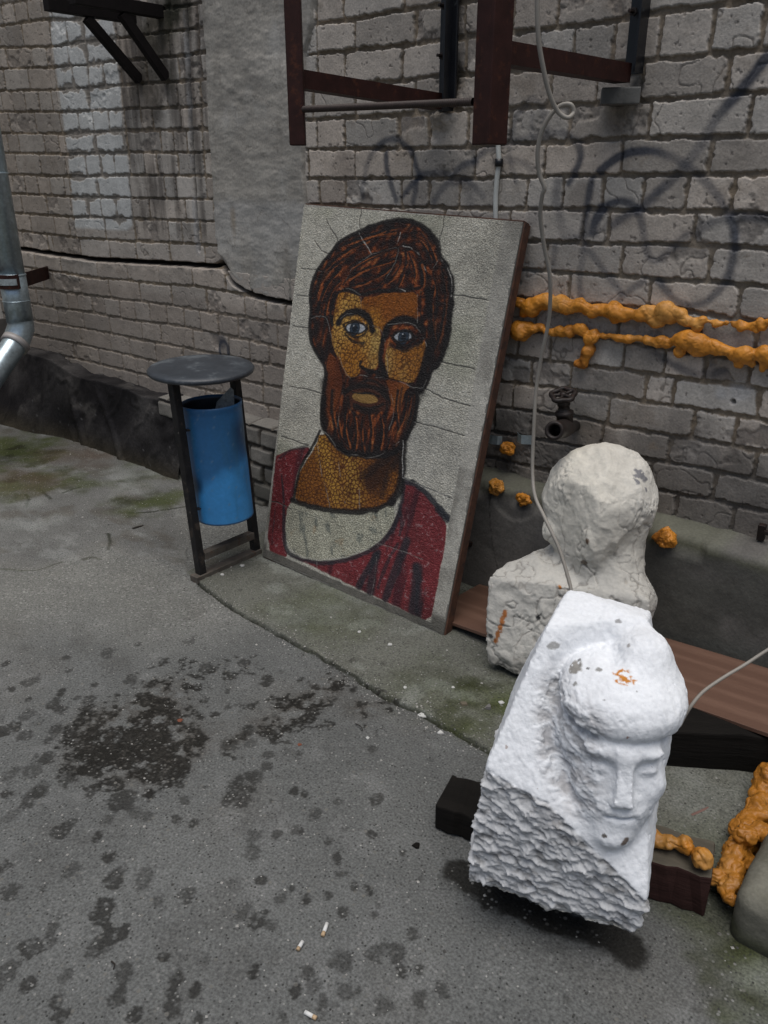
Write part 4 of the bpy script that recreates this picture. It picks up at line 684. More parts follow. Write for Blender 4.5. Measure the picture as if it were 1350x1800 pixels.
# smooth cement margin on the right and bottom
inner = QP([(100, 1622), (262, 62), (1180, 122), (850, 1958)]); din = dpoly(xw, yw, inner); mg = sm(-.002, .004, din)
cm = np.array([.37, .357, .315]) * (1 + .2*n1 + .2*n3)[:, None]; cm = mixc(cm, (.20, .19, .165), sm(.0, .5, fbm(x*14, y*14, seed=139, o=5))*.7); botm = sm(.11, .03, y - 0) ; cm = mixc(cm, (.085, .08, .068), sm(.075, .045, y)*.85)
keepm = mg * np.clip(sm(.0, .03, x - c2[0] + .16 + (c2[1]-y)*.0) + sm(.09, .05, y) + .0, 0, 1)
inr = dpoly(x, y, [tuple(c0), tuple(c1), tuple(c2), tuple(c3)]); col = col + (cm-col)*(mg)[:, None]; rel *= 1-.8*mg
edg = np.minimum(dline(x, y, [tuple(c3), tuple(c2)]), dline(x, y, [tuple(c0), tuple(c3)])); rel -= .004*sm(.010, .0, edg)*sm(.0, .3, fbm(x*30, y*30, seed=140, o=3)); grime = sm(.1, .55, fbm(x*3.5, y*5, seed=145, o=5)); col = col*(1 - .22*grime)[:, None]
P3 = A + np.outer(x, uu) + np.outer(y, vy) + nn * (rel[:, None] - .0*inr[:, None])
pan = thing('portrait_panel', 'tall stone mosaic panel of a bearded man in a red cloak, leaning on the wall', 'mosaic panel', (A + Bp)/2)
fast('mosaic_face', P3, grid_faces(nu, nv), M_paint, parent=pan, col=np.clip(col, .006, .6))
TH = .042
def PW(u_, v_, o=0.): return A + uu*u_ + vy*v_ + nn*o
bm = bmesh.new(); fr_ = [bm.verts.new(PW(*c, -.0015)) for c in (c0, c3, c2, c1)]; bk = [bm.verts.new(PW(*c, -TH)) for c in (c0, c3, c2, c1)]
bm.faces.new(bk[::-1]); bm.faces.new(fr_)
for i in range(4): bm.faces.new((fr_[i], bk[i], bk[(i+1) % 4], fr_[(i+1) % 4]))
from_bm('slab_body', bm, material('panel_concrete', (.15, .145, .13), rough=.9, var=.2, bump=.6), pan)
for a_, b_ in ((c0, c3), (c3, c2), (c2, c1)):        # rusty steel angle round the slab
    d_ = (b_-a_)/np.linalg.norm(b_-a_); o_ = np.array([d_[1], -d_[0]]); off = o_*.0035
    bm = bmesh.new(); p0, p1 = PW(*(a_+off), -TH/2-.004), PW(*(b_+off), -TH/2-.004); add_bar(bm, p0, p1, .006, TH-.004, up=tuple(nn)); from_bm('steel_edge', bm, M_rustedge, pan, bevel=.001)
adopt(pan)
print('panel size', np.linalg.norm(c3-c0), np.linalg.norm(c1-c0), np.linalg.norm(c2-c3), 'n', nn)

# ------------------------------------------------------------ litter bin
M_blue = None
def bin_materials():
    m = material('blue_enamel', attr=True, rough=.42, var=.10, vscale=16, fine=(80, .06), bump=.12, bscale=40, bdist=.002, speck=(70, .70, .74, (.02, .07, .17))); return m
f1_, f2_ = on_z(355, 1018, .0), on_z(450, 975, .0); mid = (f1_+f2_)/2; ax_ = (f2_-f1_); ax_[2] = 0; ax_ /= np.linalg.norm(ax_)
t1_, t2_ = at(304, 672, f1_ @ FV - CAM @ FV - .0), at(411, 655, f2_ @ FV - CAM @ FV); 
lb_ = thing('litter_bin', 'blue round litter bin hung between two black posts under a dark flat lid', 'litter bin', mid)
t1_[2] = t2_[2] = max(t1_[2], t2_[2]) + .015
for f_, t_ in ((f1_, t1_), (f2_, t2_)): bar('post', f_ + [0, 0, .0], t_, .032, .032, M_darkpaint, lb_, up=tuple(ax_), bevel=.002)
nrm = np.cross(ax_, [0, 0, 1.])
if nrm[1] > 0: nrm = -nrm
M_foot = material('dusty_brown_steel', (.095, .082, .068), rough=.75, var=.4, vscale=25, bump=.4, speck=(40, .55, .7, (.10, .045, .02)))
bar('cross_bar', f1_ + [0, 0, .10] + ax_*.016, f2_ + [0, 0, .10] - ax_*.016, .035, .03, M_foot, lb_)
bar('base_bar', f1_ + [0, 0, .014] - ax_*.04, f2_ + [0, 0, .014] + ax_*.016, .045, .028, M_foot, lb_)
ct, cb_ = at(371, 706, 2.965), at(396, 905, 2.965); ctr = (ct + cb_)/2; ctr = ctr; axis_ = (ct - cb_); Lc = np.linalg.norm(axis_); axis_ /= Lc; rc = .113
nU, nV = 96, 60; V = []; colr = []
s_ = np.cross(axis_, [0, 1, 0]); s_ /= np.linalg.norm(s_); u_ = np.cross(axis_, s_)
rings = [(0, rc), ] + [(Lc*k/nV, rc + (.0025 if k >= nV-2 else 0)) for k in range(1, nV+1)] + [(Lc, rc-.002), (Lc*.97, rc-.003), (Lc*.5, rc-.003), (Lc*.05, rc-.003), (Lc*.05, .0005)]
rings = [(0, .0005)] + rings
for h_, r_ in rings:
    for k in range(nU):
        a = 2*math.pi*k/nU; dent = -.005*math.exp(-((a-4.3)/.35)**2 - ((h_/Lc-.62)/.10)**2) - .004*math.exp(-((a-5.1)/.3)**2 - ((h_/Lc-.2)/.08)**2) - .003*math.exp(-((a-3.6)/.3)**2 - ((h_/Lc-.3)/.12)**2); V.append(cb_ + axis_*h_ + (s_*math.cos(a) + u_*math.sin(a))*(r_ + .0018*math.sin(2*a+1) + (dent if r_ > .1 else 0)))
V = np.array(V); hh = np.repeat([h for h, r in rings], nU)/Lc; ang = np.tile(np.arange(nU)/nU*2*math.pi, len(rings)); inside = np.repeat([i > nV+2 for i in range(len(rings))], nU)
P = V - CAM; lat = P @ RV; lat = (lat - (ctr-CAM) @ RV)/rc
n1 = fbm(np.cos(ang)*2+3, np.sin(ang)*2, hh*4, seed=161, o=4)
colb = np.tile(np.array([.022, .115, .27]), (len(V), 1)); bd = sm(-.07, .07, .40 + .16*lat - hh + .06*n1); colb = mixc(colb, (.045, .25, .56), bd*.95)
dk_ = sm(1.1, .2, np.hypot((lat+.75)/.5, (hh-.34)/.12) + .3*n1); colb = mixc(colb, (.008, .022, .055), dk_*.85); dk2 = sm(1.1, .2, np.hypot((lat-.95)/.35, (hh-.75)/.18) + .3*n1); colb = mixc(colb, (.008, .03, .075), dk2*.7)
colb = mixc(colb, (.035, .10, .13), sm(.1, .6, fbm(ang*3, hh*1.4, seed=162, o=4))*.35); scr_ = np.abs(fbm(ang*7 + hh*9, hh*40, seed=163, o=2)); colb = mixc(colb, (.15, .22, .28), sm(.012, .0, scr_)*.5*(1-inside)); colb = mixc(colb, (.10, .05, .03), sm(.02, .0, hh)*(1-inside)*.5); colb = mixc(colb, (.012, .012, .014), inside*.95)
F = grid_faces(len(rings), nU); Fw = np.array([[i*nU+nU-1, (i+1)*nU+nU-1, (i+1)*nU, i*nU] for i in range(len(rings)-1)]); 
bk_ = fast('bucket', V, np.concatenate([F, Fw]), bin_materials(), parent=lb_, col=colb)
for f_, t_ in ((f1_, t1_), (f2_, t2_)):
    for hz_ in (.30, .62):
        p = f_ + (t_-f_)*(hz_/t_[2]); q = cb_ + axis_*((hz_ - cb_[2])/axis_[2]); d_ = q-p; d_ /= np.linalg.norm(d_); bar('hanger', p, q - d_*(rc-.004), .02, .006, M_darkpaint, lb_)
lc = (t1_ + t2_)/2; lc = at(353, 641, lc @ FV - CAM @ FV); lc[2] = t1_[2]; tz = Vector((.03, -.02, 1)).normalized()
M_lid = material('worn_black_lid', (.030, .036, .044), rough=.45, var=.35, vscale=9, bump=.25, bscale=30, bdist=.003, speck=(9, .56, .74, (.12, .135, .145)))
lathe('lid', lc, tz, [(-.004, .0), (-.004, .185), (.0, .196), (.010, .199), (.018, .192), (.022, .16), (.023, .0)], M_lid, lb_, n=64)
for a_ in (0, 1):
    for f_, t_ in ((f1_, t1_), (f2_, t2_)):
        q_ = f_ + (t_-f_)*((.30 + .32*a_)/t_[2]); lathe('rivet', q_ - FV*.016, -FV, [(0, .006), (.003, .005), (.004, 0)], M_foot, lb_, n=10)
adopt(lb_)
bm = bmesh.new(); c_ = ct - axis_*.035 + RV*.045 + FV*.02; P0 = [c_ + RV*a + axis_*b + FV*c for a, b, c in ((-.05, -.03, .03), (.035, -.03, .0), (.042, .075, .0), (.03, .085, .005), (-.035, .02, .03))]
vs_ = [bm.verts.new(p) for p in P0] + [bm.verts.new(p + FV*.0015) for p in P0]; n_ = 5; bm.faces.new(vs_[:5]); bm.faces.new(vs_[5:][::-1])
for i in range(5): bm.faces.new((vs_[i], vs_[5+i], vs_[5+(i+1) % 5], vs_[(i+1) % 5]))
o = from_bm('paper_scrap', bm, material('crumpled_paper', (.30, .31, .31), rough=.8, var=.5, vscale=60, bump=.3)); tag(o, 'grey printed paper scrap sticking out of the blue bin', 'paper')

# ------------------------------------------------------------ zinc drainpipe
dp = thing('drainpipe', 'galvanised zinc downpipe with an elbow in front of the brick wall', 'drainpipe', on_y(22, 500, -.35) * [1, 1, 0])
rp = .068; pv = on_y(24, 500, -.36); x0, y0 = pv[0], pv[1]; ze = on_y(38, 580, -.36)[2]
lathe('pipe', (x0, y0, ze+.05), (0, 0, 1), [(0, rp), (3.6-ze-.05, rp)], M_zinc, dp)
for dz, rr, hgt in ((.16, .0755, .007), (.30, .0755, .007), (.82, .0745, .007)): lathe('pipe_seam', (x0, y0, ze + dz), (0, 0, 1), [(0, rp), (.001, rr-.002), (hgt/2, rr), (hgt-.001, rr-.002), (hgt, rp)], M_zinc, dp)
lathe('pipe_sleeve', (x0, y0, ze + .05), (0, 0, 1), [(0, rp+.0035), (.26, rp+.0035)], M_zinc, dp)
down = at(-38, 690, 4.25) - np.array([x0, y0, ze]); down /= np.linalg.norm(down); e0 = np.array([x0, y0, ze+.055]); e2 = np.array([x0, y0, ze-.02]) + down*.07
cv = [e0, e0*.55 + np.array([x0, y0, ze])*.45 - [0, 0, .0], np.array([x0, y0, ze-.015]) + down*.02, e2]
V, F = tube_arrays([e0, np.array([x0, y0, ze+.015]), e2], rp+.004, 32); fast('elbow', V, F, M_zinc, dp)
lathe('elbow_band', e2 - down*.01, down, [(0, rp), (.001, rp+.010), (.035, rp+.009), (.036, rp)], material('dusty_zinc', (.34, .32, .31), rough=.6, metal=.4, var=.2), dp)
V, F = tube_arrays([e2, e2 + down*.55], rp-.002, 32); fast('outlet', V, F, M_zinc, dp)
V, F = tube_arrays([e2, e2 + down*.549], rp-.005, 32); fast('outlet_lining', V, F[:, ::-1], M_deck, dp)
zc2 = on_y(22, 493, -.36)[2]; bend = [(x0 + (rp+.012)*math.cos(a), y0 + (rp+.012)*math.sin(a)) for a in np.linspace(R(170), R(350), 14)]
wend = on_y(86, 492, -.03); pts = [(p[0], p[1], zc2) for p in bend] + [(wend[0], wend[1], zc2 + .0)]
def strap(name, pts, hgt, th, mat, parent, dz=0.):
    bm = bmesh.new(); P = [np.array(p) for p in pts]; prev = None
    for k, p in enumerate(P):
        t = P[min(k+1, len(P)-1)] - P[max(k-1, 0)]; t[2] = 0; t /= np.linalg.norm(t); n = np.array([t[1], -t[0], 0])
        r_ = [bm.verts.new(p + n*a + np.array([0, 0, b+dz])) for a, b in ((0, -hgt/2), (th, -hgt/2), (th, hgt/2), (0, hgt/2))]
        if prev:
            for i in range(4): bm.faces.new((prev[i], prev[(i+1) % 4], r_[(i+1) % 4], r_[i]))
        else: bm.faces.new(r_)
        prev = r_
    bm.faces.new(prev[::-1]); return from_bm(name, bm, mat, parent)
strap('bracket_strap', pts, .075, .006, M_rust, dp); strap('perforated_tape', [(p[0]*1.0 + .0, p[1]-.0, zc2) for p in [(x0 + (rp+.0195)*math.cos(a), y0 + (rp+.0195)*math.sin(a)) for a in np.linspace(R(175), R(345), 14)]] + [(pts[-2][0]*.45 + wend[0]*.55, pts[-2][1]*.45 + wend[1]*.55 - .008, zc2)], .034, .002, material('perforated_zinc_tape', (.45, .50, .52), rough=.4, metal=.6, var=.3, vscale=40, bump=0, speck=(55, .62, .64, (.03, .03, .03))), dp)
adopt(dp)

# ------------------------------------------------------------ steel brackets high on the left
for X_, wx_, wt, dg0, tip, lab in ((-3.45, on_x(303, 147, -3.45), on_x(296, 30, -3.45), on_x(212, 12, -3.45), on_x(150, 2, -3.45), 'rusty steel wall bracket with a diagonal strut, nearer the cement render'), (-3.66, on_x(248, 150, -3.66), on_x(262, 22, -3.66), on_x(150, 18, -3.66), on_x(72, 3, -3.66), 'rusty steel wall bracket with a diagonal strut, farther to the left')):
    br_ = thing('wall_bracket', lab, 'bracket', (X_, -.02, float(wt[2])), group='steel brackets high on the wall')
    zt = 2.175; ya = on_x(80, 4, -3.66)[1]
    bar('arm', (X_, .01, zt), (X_, ya, zt - .0), .045, .05, M_deck, br_); bar('strut', (X_+.002, -.012, wx_[2]+.02), (X_+.002, dg0[1], zt-.03), .04, .035, M_deck, br_, up=(1, 0, 0)); adopt(br_)

# ------------------------------------------------------------ hanging steel frame (canopy supports)
fz = 1.73; PX = []
pole_l = on_y(776, 178, -.05); pole_r = on_y(1108, 128, -.05)
post_l = at(524, 256, 2.66); post_r = at(860, 255, 2.165)
def post(p, name, lab, wd, topz=3.4):
    t_ = thing(name, lab, 'steel post', (p[0], p[1], p[2])); bm = bmesh.new()
    u1 = (RV*.93 + FV*.37); return t_, p
Xl, Xr = post_l[0], post_r[0]; print('posts', post_l, post_r, 'poles', pole_l, pole_r)
fm = thing('canopy_frame', 'rust brown steel frame of cut off posts, bars and a rebar tie above the panel', 'steel frame', (pole_l[0], -.3, 1.7))
M_pole = material('glossy_black_paint', (.008, .009, .012), rough=.35, var=.3, bump=.15, bscale=50, speck=(30, .62, .7, (.05, .055, .06)))
p = post_l; bm = bmesh.new(); add_bar(bm, (p[0], p[1], p[2]), (p[0], p[1], 3.3), .047, .047, up=tuple(RV)); from_bm('post', bm, M_rust, fm, bevel=.003)
p = post_r; bm = bmesh.new(); add_bar(bm, (p[0], p[1], p[2]), (p[0], p[1], 3.3), .062, .062, up=tuple(RV*.82 + FV*.57)); from_bm('post', bm, M_rust, fm, bevel=.003)
for pp_, q_ in ((post_l, pole_l), (post_r, pole_r)):
    zz_ = (on_plane(*( (535, 135) if pp_ is post_l else (895, 84)), pp_, np.array([0, 1., 0])))[2]; zq = q_[2]
    bm = bmesh.new(); A0 = np.array([pp_[0], pp_[1]+.02, zz_]); B0 = np.array([q_[0], -.045, zq - .0]); add_angle(bm, A0 - [0, 0, .025], B0 - [0, 0, .025], .05, .006, (-1, 0, 0), (0, 0, 1)); from_bm('bar', bm, M_rust, fm)
p = pole_l; bm = bmesh.new(); add_angle(bm, (p[0]+.03, -.02, p[2]-.03), (p[0]+.03, -.02, 3.3), .06, .006, (-1, 0, 0), (0, -1, 0)); from_bm('wall_angle', bm, M_pole, fm)
bm = bmesh.new(); add_bar(bm, (p[0]+.02, -.035, p[2]-.02), (p[0]+.02, -.035, 3.3), .058, .012, up=(0, 1, 0)); from_bm('wall_plate', bm, M_pole, fm, bevel=.002)
p = pole_r; bm = bmesh.new(); add_angle(bm, (p[0]+.02, -.01, p[2]-.0), (p[0]+.02, -.01, 3.3), .055, .006, (-1, 0, 0), (0, -1, 0)); from_bm('wall_angle', bm, M_pole, fm)
for (px_, py_) in ((778, 10), (775, 98), (1112, 20)):
    c_ = on_y(px_, py_, -.045); lathe('bolt', c_ + [0, .01, 0], (0, -1, 0), [(0, .012), (.008, .012), (.0085, .006), (.03, .0055), (.031, 0)], M_iron, fm, n=6, smooth=False)
a_, b_ = on_plane(537, 192, post_l, np.array([0, 1., 0])), on_plane(832, 179, post_r, np.array([0, 1., 0])); a_ = a_ - (b_-a_)*.03 
P = []; N_ = 420
for k in range(N_+1): P.append(a_ + (b_-a_)*k/N_)
rad = .0085 + .0013*(np.arange(N_+1) % 4 < 2); V, F = tube_arrays(P, rad, 10); fast('rebar_tie', V, F, M_rebar, fm)
bm = bmesh.new()
for _ in range(1): pass
adopt(fm)
bm = bmesh.new(); wb = on_y(1095, 168, -.05); add_bar(bm, (wb[0]-.035, .0, wb[2]), (wb[0]+.01, -.085, wb[2]-.003), .11, .045, up=(0, 0, 1)); o = from_bm('wood_wedge', bm, material('weathered_grey_wood', (.10, .10, .095), rough=.85, var=.4, vscale=14, bump=.7, bscale=25, bdist=.004), bevel=.004); tag(o, 'small weathered grey timber wedge under the right-hand steel bar', 'wood block')

# black paint drips beside the right pole
# ------------------------------------------------------------ cables
c_pts = [at(944, -40, 2.05), at(946, 60, 2.06), at(955, 120, 2.07), at(966, 165, 2.08), at(980, 195, 2.09), at(997, 207, 2.09), at(1008, 198, 2.10), at(1003, 184, 2.10), at(985, 186, 2.11), at(966, 205, 2.12), at(951, 235, 2.13), at(945, 270, 2.14), at(948, 305, 2.15), at(957, 330, 2.15), at(953, 345, 2.16), at(950, 380, 2.18), at(956, 430, 2.2), at(967, 490, 2.22), at(965, 560, 2.24), at(953, 620, 2.26), at(943, 680, 2.27), at(939, 740, 2.26), at(936, 820, 2.24), at(940, 870, 2.19), at(955, 905, 2.14), at(972, 940, 2.10), at(985, 970, 2.07), at(1000, 1020, 2.02), at(1004, 1040, 2.00), at(1008, 1075, 1.97)]
o = tube('cable', catmull(c_pts, 8), .0055, M_cord, n=8); tag(o, 'thin pale cable with one loop hanging down to the white busts', 'cable')
c_pts = [at(1195, 1275, 1.62), at(1212, 1245, 1.62), at(1235, 1217, 1.64), at(1270, 1192, 1.66), at(1310, 1168, 1.68), at(1350, 1142, 1.70), at(1420, 1100, 1.74)]
o = tube('cable', catmull(c_pts, 8), .0045, M_cord, n=8); tag(o, 'thin grey cable rising to the right from behind the carved stone', 'cable')
yp = -.022
cd = thing('conduit', 'short white plastic conduit running down the bricks behind the panel', 'conduit', on_y(872, 330, yp))
tube('conduit_tube', catmull([on_y(874, 215, yp), on_y(876, 262, yp), on_y(877, 285, yp), on_y(873, 320, yp), on_y(871, 360, yp), on_y(872, 430, yp)], 6), .0085, M_cordw, cd, n=12)
p_ = on_y(877, 286, yp); lathe('clip', p_ - [0, 0, .012], (0, 0, 1), [(0, .0), (0, .014), (.024, .014), (.024, 0)], M_pole, cd, n=12); adopt(cd)

# ------------------------------------------------------------ expanding foam
def foam_col(V, seed, pale=.35):
    x, y, z = V.T; n = fbm(x*22, y*22, z*22, seed=seed, o=4); n2 = fbm(x*9, y*9, z*9, seed=seed+1, o=3)
    c = np.array([.56, .222, .026]) * (1 + .2*n)[:, None]; c = mixc(c, (.62, .38, .13), sm(.1, .5, n2 + .5*n)*pale); return mixc(c, (.19, .055, .010), sm(.15, .6, -n2 - .3*n)*.6)
def blobs_mesh(name, sph, h, seed, lab=None, cat='foam', amp=.004, group=None, darker=1.0, parent=None):
    S = np.array(sph); lo = (S[:, :3]-S[:, 3:4]).min(0) - .02; hi = (S[:, :3]+S[:, 3:4]).max(0) + .02
    def f(x, y, z):
        sh = x.shape; X_, Y_, Z_ = x.ravel(), y.ravel(), z.ravel(); d = np.full(len(X_), 9.)
        near = S[(np.abs(S[:, 0] - X_[0]) < S[:, 3] + .06)] if (X_[0] == X_[-1]) else S
        for s in near: d = smin(d, np.sqrt((X_-s[0])**2 + (Y_-s[1])**2 + (Z_-s[2])**2) - s[3], .006 + s[3]*.14)
        return d.reshape(sh)
    V, F = surfnet(f, lo, hi, h); V, F = subdivide(V, F); g = np.zeros_like(V)
    # normals from the faces, for the surface noise
    fn = np.cross(V[F[:, 1]]-V[F[:, 0]], V[F[:, 2]]-V[F[:, 0]])
    for k in range(4): np.add.at(g, F[:, k], fn)
    g /= np.linalg.norm(g, axis=1)[:, None] + 1e-12; x, y, z = V.T
    V = V + g * (amp*1.1*fbm(x*46, y*46, z*46, seed=seed+3, o=3) - amp*.35*sm(.10, 0, np.abs(fbm(x*30, y*30, z*30, seed=seed+6, o=2))) + amp*.12*fbm(x*120, y*120, z*120, seed=seed+4, o=2))[:, None]
    o = fast(name, V, F, M_foam, parent=parent, col=np.clip(foam_col(V, seed)*darker, .01, .8))
    if lab: tag(o, lab, cat, group)
    return o
rs = np.random.RandomState(21)
def rope(path, y0, step=.011, jit=.5):
    """path: (px, py, half height in px); rope of foam lumps along the wall"""
    out = []; P = [(on_y(a, b, y0), r * np.linalg.norm(on_y(a, b, y0)-CAM)/FPX) for a, b, r in path]
    for (p, r), (q, s) in zip(P[:-1], P[1:]):
        n = max(1, int(np.linalg.norm(q-p)/step))
        for k in range(n):
            t = k/n; rr = .74*(r*(1-t)+s*t) * (1 + 1.3*jit*(rs.rand()-.5)); c = p*(1-t)+q*t + rs.uniform(-.6, .6, 3)*rr*np.array([.5, .5, 1.]); out.append((c[0], c[1], c[2], rr))
    return out
up_path = [(903, 522, 7), (912, 535, 13), (925, 540, 15), (950, 535, 14), (975, 532, 13), (992, 530, 15), (1010, 537, 12), (1035, 542, 11), (1060, 548, 13), (1075, 552, 15), (1085, 545, 16), (1110, 550, 11), (1135, 553, 13), (1160, 556, 17), (1175, 555, 16), (1190, 552, 11), (1205, 558, 10), (1225, 563, 9), (1240, 562, 6), (1260, 566, 5), (1285, 567, 4), (1300, 570, 6), (1325, 570, 7), (1350, 567, 7), (1380, 570, 7)]
sp = rope(up_path, -.030); 
for a, b, r in [(920, 550, 9), (1080, 562, 8), (1160, 566, 10), (1200, 562, 9), (1228, 572, 10), (1222, 580, 7), (1258, 570, 6), (1303, 575, 8), (1322, 578, 5), (1330, 582, 4), (1340, 575, 7)]:
    c = on_y(a, b, -.03); sp.append((*c, r*.0018))
blobs_mesh('foam_bead', sp, .0045, 30, 'long orange bead of expanding foam along the bricks, the upper one', 'foam', group='foam beads on the brick wall')
lo_path = [(888, 575, 12), (900, 577, 13), (918, 580, 17), (935, 577, 13), (955, 580, 9), (975, 588, 11), (990, 584, 10), (1005, 580, 12), (1020, 585, 14), (1040, 590, 11), (1050, 592, 7), (1070, 591, 6), (1092, 594, 10), (1110, 594, 7), (1135, 597, 8), (1160, 600, 10), (1182, 602, 10), (1195, 600, 14), (1210, 605, 18), (1230, 610, 18), (1248, 608, 13), (1262, 612, 13), (1282, 618, 13), (1300, 626, 18), (1315, 628, 15), (1328, 624, 11), (1345, 628, 13), (1380, 634, 13)]
sp = rope(lo_path, -.032) + rope([(1042, 590, 13), (1038, 600, 13), (1036, 608, 12), (1032, 617, 13), (1028, 627, 12), (1024, 636, 12), (1014, 643, 9)], -.03, jit=.25)
for a, b, r in [(920, 592, 9), (1195, 621, 9), (1190, 618, 7), (1298, 640, 8), (1322, 640, 6), (1345, 642, 8), (1340, 650, 5)]:
    c = on_y(a, b, -.03); sp.append((*c, r*.0018))
blobs_mesh('foam_bead', sp, .0045, 40, 'long orange bead of expanding foam along the bricks, the lower one with a drip', 'foam', group='foam beads on the brick wall')
def lump(px_, py_, y0, r, seed, lab):
    c = on_y(px_, py_, y0); rr = r*np.linalg.norm(c-CAM)/FPX; q = np.random.RandomState(seed); sp = [(c[0], c[1], c[2], rr*.62)]
    for _ in range(11):
        d = q.normal(size=3); d /= np.linalg.norm(d); d[1] *= .5; sp.append((*(c + d*rr*q.uniform(.45, .8)), rr*q.uniform(.18, .42)))
    return blobs_mesh('foam_lump', sp, .0035, seed, lab, 'foam', amp=.011, group='foam lumps on wall and ledge')
lump(893, 787, -.03, 16, 61, 'orange foam lump on the bricks above the ledge, between two steel clips')
lump(872, 853, -.13, 19, 62, 'round orange foam lump on the ledge edge nearest the mosaic panel')
lump(920, 878, -.13, 16, 63, 'small orange foam lump on the ledge edge, left of the hanging cable')
lump(1172, 945, -.14, 23, 64, 'orange foam lump on the ledge, right of the white head')
sp = rope([(1140, 1475, 14), (1160, 1480, 15), (1180, 1487, 15), (1205, 1500, 13), (1225, 1510, 10), (1245, 1525, 9)], -1.0)
def grope(path, z0, step=.02, jit=.4):
    out = []; P = [(on_z(a, b, z0), r*np.linalg.norm(on_z(a, b, z0)-CAM)/FPX) for a, b, r in path]
    for (p, r), (q, s) in zip(P[:-1], P[1:]):
        n = max(1, int(np.linalg.norm(q-p)/step))
        for k in range(n):
            t = k/n; rr = .78*(r*(1-t)+s*t)*(1 + 1.2*jit*(rs.rand()-.5)); c = p*(1-t)+q*t + rs.uniform(-.5, .5, 3)*rr; out.append((c[0], c[1], max(c[2], rr*.6), rr))
    return out
blobs_mesh('foam_bead', grope([(1135, 1468, 21), (1155, 1474, 22), (1180, 1483, 21), (1205, 1494, 19), (1225, 1508, 16), (1252, 1530, 15)], .135), .0045, 70, 'amber foam bead behind the short red timber beside the carved stone', 'foam', amp=.008, darker=.66, group='foam beads on the ground')
blobs_mesh('foam_bead', grope([(1400, 1345, 22), (1350, 1380, 24), (1335, 1410, 25), (1325, 1432, 22), (1310, 1455, 27), (1318, 1480, 25), (1300, 1500, 26), (1290, 1520, 27), (1280, 1540, 26), (1292, 1555, 18), (1278, 1572, 14), (1262, 1540, 14), (1255, 1535, 11)], .05) + grope([(1318, 1475, 22), (1345, 1460, 15), (1352, 1468, 16)], .09), .005, 80, 'thick amber foam bead on the ground beside the concrete block', 'foam', amp=.009, darker=.60, group='foam beads on the ground')

# ------------------------------------------------------------ tap, clips, stub
tp = thing('water_tap', 'old dark cast iron stop valve with a round handwheel sticking out of the bricks', 'tap', on_y(1010, 748, -.01))
a0 = on_y(1012, 748, .0); a1 = at(974, 757, 2.33); d_ = a1-a0; Lb = np.linalg.norm(d_); d_ /= Lb; print('tap', a0, a1, Lb)
lathe('valve_body', a0, d_, [(0, .019), (Lb*.35, .020), (Lb*.38, .027), (Lb*.6, .031), (Lb*.78, .027), (Lb*.8, .029), (Lb*.99, .030), (Lb, .027), (Lb, .019), (Lb*.8, .018), (Lb*.8, .0)], M_iron, tp, n=24)
m0 = a0 + d_*Lb*.52; st = at(990, 694, (m0-CAM) @ FV) - m0; Ls = np.linalg.norm(st); st /= Ls
lathe('bonnet', m0, st, [(0, .026), (Ls*.38, .027), (Ls*.40, .030), (Ls*.5, .030), (Ls*.52, .021), (Ls*.68, .017), (Ls*.69, .021), (Ls*.85, .021), (Ls*.86, .008), (Ls*1.03, .007), (Ls*1.04, 0)], M_iron, tp, n=16)
hc = m0 + st*Ls*1.0; tilt = Vector(st + np.array([.15, -.25, 0])).normalized(); s1 = np.array(tilt.orthogonal().normalized()); s2 = np.cross(np.array(tilt), s1); rg = []
for k in range(73):
    a = 2*math.pi*k/72; r_ = .036 + .0035*math.cos(5*a); rg.append(hc + s1*r_*math.cos(a) + s2*r_*math.sin(a))
V, F = tube_arrays(rg, .0085, 8); hw = fast('handwheel', V, F, M_iron, tp)
for k in range(5):
    a = 2*math.pi*k/5 + .3; V, F = tube_arrays([hc, hc + s1*.033*math.cos(a) + s2*.033*math.sin(a)], .006, 6); fast('spoke', V, F, M_iron, hw)
lathe('hub', hc - np.array(tilt)*.008, tilt, [(0, 0), (0, .012), (.016, .011), (.018, 0)], M_iron, hw, n=10); adopt(tp)
for px_, py_, lab, rot in ((867, 772, 'bent zinc pipe clip beside the mosaic panel edge', .1), (920, 771, 'bent zinc pipe clip next to the hanging cable', -.5)):
    c_ = on_y(px_, py_, -.03); o = strap('pipe_clip', [c_ + [-.032, .01, 0], c_ + [-.02, -.004, 0], c_ + [0, -.008 - .01*abs(rot), 0], c_ + [.02, -.002, 0], c_ + [.034, .008, 0]], .034, .002, M_zinc, None); tag(o, lab, 'clip', 'pipe clips on the bricks')
c_ = on_y(822, 948, -.13); bm = bmesh.new(); add_bar(bm, c_ + [-.03, .01, .004], c_ + [.028, -.03, -.004], .03, .022); o = from_bm('steel_stub', bm, M_iron, bevel=.003); tag(o, 'short dark steel bar stub sticking out of the plinth by the panel', 'steel stub')
c_ = on_y(1340, 933, -.03); bm = bmesh.new(); add_bar(bm, c_ + [0, 0, -.03], c_ + [0, -.01, .025], .022, .018, up=(0, 1, 0)); add_bar(bm, c_ + [.01, -.012, .004], c_ + [.03, -.02, .004], .014, .012); o = from_bm('wall_hook', bm, M_iron, bevel=.002); tag(o, 'small black iron hook standing on the mossy ledge at the far right', 'hook')

